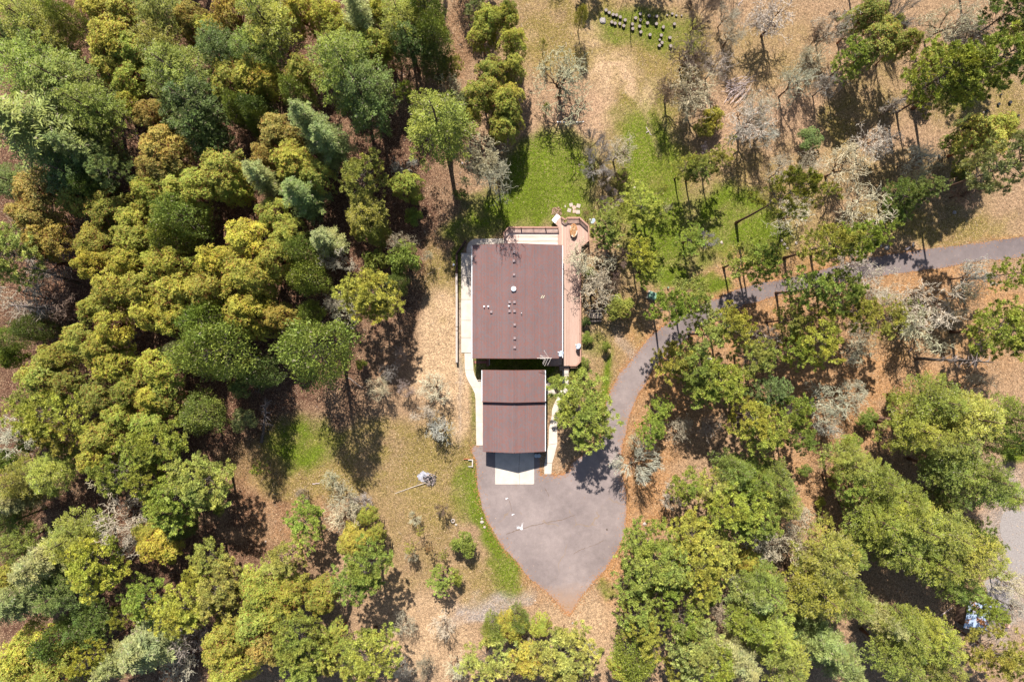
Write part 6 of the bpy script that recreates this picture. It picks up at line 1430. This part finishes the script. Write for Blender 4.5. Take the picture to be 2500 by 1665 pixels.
P 1420 1470 130 14.0 g|green pine in the right column on the bottom edge
F 1710 960 150 17 b|bluish fir in the lower right woods
B 1640 880 80 10 w|grey twiggy tree left of the bluish fir
O 1520 1090 100 9 p|pale bare oak in the dark gap, left
O 1740 620 100 9 w|pale bare oak between pines, upper
O 1720 700 80 8 w|pale bare oak between pines, lower
M 1680 740 80 9 y|yellow leafed bush between pine and bluish fir
F 1720 1180 150 18 g|green fir below the bluish fir
F 1620 1420 150 18 p|grey green fir on the bottom edge in the lower right
D 90 1150 85 8 g|dark green cedar crown beneath the apron tip
M 60 1210 90 8 y|golden madrone beneath the apron tip, left
M 250 1200 70 7 y|golden madrone beneath the apron tip, right
P 390 1370 160 9.4 l|broad light green pine on the bottom edge under the apron
P 430 1490 110 8.6 v|olive pine on the bottom edge under the apron
M 150 1440 110 9 y|golden green madrone on the bottom edge under the apron
B 160 1310 45 5 w|small grey bare tree between the golden madrones
S 525 1290 38 2 g|small green bush on the tan slope below the apron
O 590 1370 60 4 w|fan of pale dead branches on the tan slope
S 660 1350 28 2 v|tiny olive bush beside the fan of dead branches
M 830 1500 90 10 l|lime leafed tree at the bottom edge left of the dark gap
P 1190 1510 80 9.4 y|lime pine at the bottom edge in the dark gap
#L
F 120 220 150 18 g|soft green fir right of the second row pines, upper
F 200 350 110 17 v|olive fir right of the second row pines, lower
P 630 230 100 10.9 g|vivid green pine left of the large fir bank
F 660 90 130 18 v|olive fir at the top of the large fir bank
F 850 190 120 19 v|second olive fir at the top of the large fir bank
F 1010 330 130 19 g|green fir in the upper part of the large fir bank
F 820 470 160 20 g|green fir on the left shoulder of the large fir bank
F 1080 500 180 22 v|big olive fir in the heart of the large fir bank
F 1320 560 170 22 v|big olive fir on the right of the heart of the fir bank
F 970 660 160 20 g|green fir at the lower left of the large fir bank
F 1220 750 170 21 v|olive fir at the lower middle of the large fir bank
F 1520 740 170 22 y|yellow olive fir at the right tip of the large fir bank
F 1400 920 120 18 g|green fir below the right tip of the large fir bank
F 1560 180 190 22 g|large green fir by the right edge above the gravel track
F 1340 130 140 20 g|green fir left of the large right edge fir
F 1720 290 120 20 g|green fir overhanging the gravel track
F 1330 320 110 16 d|dark green fir beneath the large right edge fir
F 500 760 180 21 v|large olive mossy fir in the lower right, top
F 420 960 180 21 v|large olive mossy fir in the lower right, left
F 610 1010 160 21 v|large olive mossy fir in the lower right, right
F 650 700 100 17 g|small soft green fir on the right of the mossy firs
F 60 930 150 20 g|soft green fir at the left of the pale branches gap
F 120 1230 160 20 l|light green fir near the bottom edge in the lower right
F 190 1440 160 20 v|olive fir on the bottom edge in the lower right
F 450 1300 150 18 b|blue green fir near the bottom edge
F 580 1440 140 18 b|blue green fir near the bottom edge, right of its twin
F 880 1160 100 17 p|pale green fir above the bottom right fir bank
F 1040 1230 160 20 v|olive fir in the bottom right fir bank, upper left
F 1230 1310 170 20 l|light fir in the bottom right fir bank, right
F 980 1430 150 20 g|green fir in the bottom right fir bank, on the edge
F 1270 1480 140 20 v|olive fir in the bottom right bank, on the edge
P 1610 1370 140 13.3 v|sparse olive pine near the bottom right corner
P 1760 1470 90 11.7 v|sparse olive pine in the bottom right corner
O 270 490 120 10 w|pale bare oak left of the mossy firs, upper
O 140 640 120 10 w|pale bare oak left of the mossy firs, lower
O 320 620 90 10 p|greenish bare oak touching the mossy firs
L 450 450 80 8 v|thin olive sapling left of the large fir bank
O 1790 930 100 9 w|pale bare oak on the right edge beside the gravel track
O 1800 1090 70 7 w|small pale bare oak at the right edge below the track
S 320 120 50 3 g|green bush in the leafy gap of the right woods, upper
S 510 170 38 2 l|pale lime bush in the leafy gap of the right woods
S 890 140 55 3 g|green bush above the large fir bank
S 430 340 40 2 l|small lime bush in the leafy gap, lower
P 1530 1040 85 10.9 g|green pine partly covering the metal roofed shed
P 1640 1110 55 7.8 g|small green pine at the right of the metal roofed shed
M 20 840 70 9 y|yellow leafed bush left of the pale bare oaks
P 1500 600 100 10.9 d|dark pine behind the right tip of the fir bank
L 1650 620 50 6 g|thin green sapling beside the gravel track'''
NAMES = dict(P=('pine_tree', 'pine tree', 'pines standing round the house and road'), F=('fir_tree', 'fir tree', 'firs of the dense forest'), D=('cedar_tree', 'cedar tree', 'dense rounded cedars'),
             M=('madrone_tree', 'tree', 'broadleaf madrones with yellow green crowns'), O=('bare_oak', 'bare tree', 'leafless lichen covered oaks'), B=('bare_tree', 'bare tree', 'leafless grey and brown trees'),
             S=('green_bush', 'bush', 'green bushes'), K=('silvery_bush', 'bush', 'silvery bushes'), L=('sapling', 'sapling', 'thin saplings'), J=('juniper_tree', 'juniper tree', None), N=('dead_trunk', 'dead tree', 'dead standing trunks'))
GREENS = {'y': (.260, .262, .044), 'o': (.225, .195, .048), 'l': (.225, .255, .045), 'g': (.140, .180, .032), 'd': (.082, .118, .026), 'b': (.135, .172, .055), 'v': (.185, .198, .036), 'p': (.195, .212, .085), 'n': (.18, .13, .06)}
PINEC = {'y': (.25, .27, .05), 'l': (.25, .27, .07), 'g': (.19, .235, .045), 'd': (.10, .145, .03), 'b': (.16, .21, .07), 'v': (.225, .23, .05), 'p': (.23, .26, .12)}
TWIG = {'w': (.56, .51, .38), 'p': (.40, .34, .27), 'n': (.24, .17, .13), 'u': (.36, .31, .31)}
def snag(px0, px1, label, twigs=True, seed=1, rad=.24):
    (bx, by), (tx_, ty_) = px0, px1; rb = math.hypot(bx - CX, by - CY); rt = math.hypot(tx_ - CX, ty_ - CY); h = min(max(100 * (1 - rb / rt), 3), 19)
    b = Vector((*W(bx, by), 0)); e = Vector((*W(tx_, ty_, h), h)); th = thing(NAMES['N'][0], label, NAMES['N'][1], tuple(b), NAMES['N'][2]); r = random.Random(seed); g = G(); n = 8; pts = [b.lerp(e, i / n) + Vector((r.uniform(-.06, .06), r.uniform(-.06, .06), 0)) for i in range(n + 1)]
    g.tube(pts, [rad * (1 - .8 * i / n) for i in range(n + 1)], 8, 0); g.obj('trunk', MAT['barkgrey'], th)
    if twigs:
        g = G()
        for k in range(46):
            f = r.uniform(.35, .98); p = b.lerp(e, f); a = r.uniform(0, 6.28); L = r.uniform(.5, 1.7) * (1.15 - f * .6); q = p + Vector((math.cos(a) * L, math.sin(a) * L, r.uniform(-.3, .3) * L)); g.tube([p, p.lerp(q, .5) + Vector((r.uniform(-.08, .08), r.uniform(-.08, .08), .05)), q], [.035, .025, .01], 4, 0, cap=False)
        stuff(g.obj('side_branches', MAT['deadwood'], th))
cnt = 0; tile = None
def plant(kind, pxx, pyy, rpx, h, tint, label, i, world=None):
    lib = LIB['G'] if kind == 'F' and tint not in 'bp' else LIB['Q'] if kind == 'P' and rpx >= 145 else LIB[kind]; me, tm, R, H, fc = lib[i % len(lib)]; rr = random.Random(i * 7 + 1); h = h * {'F': .78, 'D': .92, 'M': .95}.get(kind, 1.0); hc = h * fc; s = rpx / 2.8 / PX * (1 - hc / 100) / R
    if kind == 'F' and lib is LIB['G']: s *= 1.05
    s *= {'O': 1.2, 'B': 1.0, 'P': 1.10, 'F': 1.08, 'D': 1.02, 'M': 1.10}.get(kind, 1.0)
    x, y = world if world else W(pxx, pyy, hc); nm, cat, grp = NAMES[kind]
    root = thing(nm, label, cat, (x, y, 0), grp); sz = h / H; root.scale = (s * rr.uniform(.94, 1.06), s * rr.uniform(.94, 1.06), sz); root.rotation_euler.z = rr.uniform(0, 6.28)
    if kind in 'OB': c = TWIG.get(tint, TWIG['w'])
    elif kind in 'PL': c = PINEC.get(tint, PINEC['g'] if tint != 'n' else GREENS['n'])
    else: c = GREENS.get(tint, GREENS['g'])
    if kind == 'F' and tint == 'y': c = (.205, .225, .042)
    v = rr.uniform(.86, 1.14); hs = rr.uniform(.92, 1.08); c = (c[0] * v * hs, c[1] * v, c[2] * v * rr.uniform(.85, 1.15), 1)
    o = bpy.data.objects.new('branches' if kind in 'OB' else 'crown', me); COL.objects.link(o); o.parent = root; o.color = c
    if kind in 'SK' : return
    o = bpy.data.objects.new('trunk', tm); COL.objects.link(o); o.parent = root
for line in TREES.strip().split('\n'):
    if line.startswith('#'): tile = line[1]; continue
    a, label = line.split('|'); a = a.split()
    if not a: continue
    cnt += 1
    if a[0] == 'N': snag(tp(tile, float(a[1]), float(a[2])), tp(tile, float(a[3]), float(a[4])), label, seed=cnt, **(dict(twigs=False, rad=.07) if 'thin leafless pole' in label else {})); continue
    p = tp(tile, float(a[1]), float(a[2])); plant(a[0], p[0], p[1], float(a[3]), float(a[4]), a[5], label, cnt)
# trees just beyond the top edge whose shadows reach into the picture
for i, (k_, px_, r_, h_, lab) in enumerate((('O', 1345, 120, 11, 'bare oak beyond the top edge throwing branch shadows on the clearing'), ('P', 1430, 100, 12, 'pine beyond the top edge above the clearing'), ('O', 1500, 110, 10, 'bare oak beyond the top edge above the log rounds'), ('P', 1590, 110, 12, 'pine beyond the top edge above the log rounds'),
        ('D', 1150, 150, 16, 'cedar beyond the top edge above the dirt clearing'), ('M', 1010, 150, 15, 'madrone beyond the top edge left of the dirt clearing'), ('F', 850, 180, 22, 'fir beyond the top edge above the giant dark fir'), ('F', 620, 190, 22, 'fir beyond the top edge above the olive fir'), ('M', 400, 160, 15, 'madrone beyond the top edge above the orange madrones'), ('F', 180, 190, 22, 'fir beyond the top edge near the left corner'),
        ('O', 1780, 130, 12, 'bare oak beyond the top edge in the right woods'), ('P', 2120, 130, 18, 'pine beyond the top edge in the right woods'), ('P', 2420, 150, 18, 'pine beyond the top edge near the right corner'))):
    plant(k_, 0, 0, r_, h_, 'g' if k_ not in 'OB' else 'w', lab, 700 + i, world=(W(px_, 0)[0] * .93, 53.2 if i < 4 or i == 10 else 48.5 + (i % 3) * 1.2))

# ------------------------------------------------------------------ fallen leaves and grass blades (nobody could count them)
def scatter(name, n, size, cols, seed, accept, zlo=.01, zhi=.05, flat=.35, aspect=.7, kind='leaf'):
    r = np.random.default_rng(seed); x = r.uniform(-71, 71, n); y = r.uniform(-48, 48, n); k = accept(x, y, r); x, y = x[k], y[k]; n = len(x)
    A = unit(np.stack([r.normal(size=n), r.normal(size=n), r.normal(size=n) * flat], -1)); S = unit(np.stack([r.normal(size=n), r.normal(size=n), r.normal(size=n) * flat], -1))
    C = np.stack([x, y, r.uniform(zlo, zhi, n)], -1); me = quads_mesh(name, C, A, S, r.uniform(size[0], size[1], n), r.uniform(size[0], size[1], n) * aspect, r.random(n), G(), cols)
    me.polygons.foreach_set('material_index', r.integers(0, len(cols), n).astype(np.int32)); o = bpy.data.objects.new(name, me); COL.objects.link(o); stuff(o); return o
def sample(arr, x, y):
    i = np.clip(np.searchsorted(gx, x), 0, nx_ - 1); j = np.clip(np.searchsorted(gy, y), 0, ny_ - 1); return arr.reshape(nx_, ny_)[i, j]
DP = np.array(drive_poly)
def inside(x, y):
    c = np.zeros(len(x), bool); n = len(DP); j = n - 1
    for i in range(n):
        xi, yi = DP[i]; xj, yj = DP[j]; cond = ((yi > y) != (yj > y)) & (x < (xj - xi) * (y - yi) / (yj - yi + 1e-12) + xi); c ^= cond; j = i
    return c
def built(x, y):
    p = x * PX + CX; q = CY - y * PX
    return ((p > 1150) & (p < 1378) & (q > 590) & (q < 880)) | ((p > 1174) & (p < 1336) & (q > 900) & (q < 1106)) | ((p > 1366) & (p < 1420) & (q > 540) & (q < 900)) | ((p > 1226) & (p < 1440) & (q > 525) & (q < 600))
def acc_leaf(x, y, r):
    g_ = sample(grassw, x, y); d = inside(x, y); lum = sample(colr[:, 0], x, y); cl = fbm(x + 400, y + 400, 2.4, 700, 3); p = np.clip((cl - .30) * 3.2, .15, 1) * np.where(g_ > .3, .30, 1.0) * np.clip(lum / .2, .25, 1) * np.where(d, .035, 1) * np.where(built(x, y), .0, 1); return r.random(len(x)) < p
lcols = [mat('leaf_tan', (.46, .32, .21), .8, .2), mat('leaf_rust', (.36, .20, .11), .8, .2), mat('leaf_brown', (.19, .11, .065), .8, .2), mat('leaf_straw', (.55, .42, .26), .8, .2)]
scatter('fallen_leaves', 170000, (.07, .16), lcols, 1, acc_leaf)
gcols = [mat('grass_bright', (.125, .19, .015), .7, .2), mat('grass_mid', (.075, .13, .011), .7, .2), mat('grass_yellow', (.20, .20, .03), .7, .2)]
scatter('grass', 380000, (.10, .22), gcols, 2, lambda x, y, r: (sample(grassw, x, y) > r.uniform(.25, .8, len(x))) & ~inside(x, y) & ~built(x, y), .0, .06, 1.2, .25)
scatter('fallen_twigs', 9000, (.25, .8), [mat('twig_grey', (.34, .29, .25), .9, .3), mat('twig_brown', (.12, .08, .06), .9, .3)], 8, lambda x, y, r: (sample(grassw, x, y) < .3) & ~inside(x, y) & ~built(x, y) & (r.random(len(x)) < np.clip((fbm(x + 600, y + 600, 3.0, 720, 3) - .35) * 4, .05, 1)), .02, .06, .12, .06)
# needles drifted along the driveway edges
r_ = np.random.default_rng(4); ii = r_.integers(0, len(DP), 9000); jj = (ii + 1) % len(DP); f_ = r_.random(9000)[:, None]; Pn = DP[ii] * (1 - f_) + DP[jj] * f_ + r_.normal(size=(9000, 2)) * (.10 + .55 * r_.random((9000, 1)) ** 2)
Pn = Pn[~built(Pn[:, 0], Pn[:, 1]) & (Pn[:, 0] < 72)]
n = len(Pn); me = quads_mesh('needle_drift', np.column_stack([Pn, np.full(n, .045)]), np.column_stack([r_.normal(size=(n, 2)), np.zeros(n)]), np.column_stack([r_.normal(size=(n, 2)), r_.normal(size=n) * .3]), r_.uniform(.08, .22, n), r_.uniform(.05, .12, n), r_.random(n), G(), [mat('orange_needles', (.36, .17, .07), .9, .3)])
o = bpy.data.objects.new('needle_drift', me); COL.objects.link(o); stuff(o)
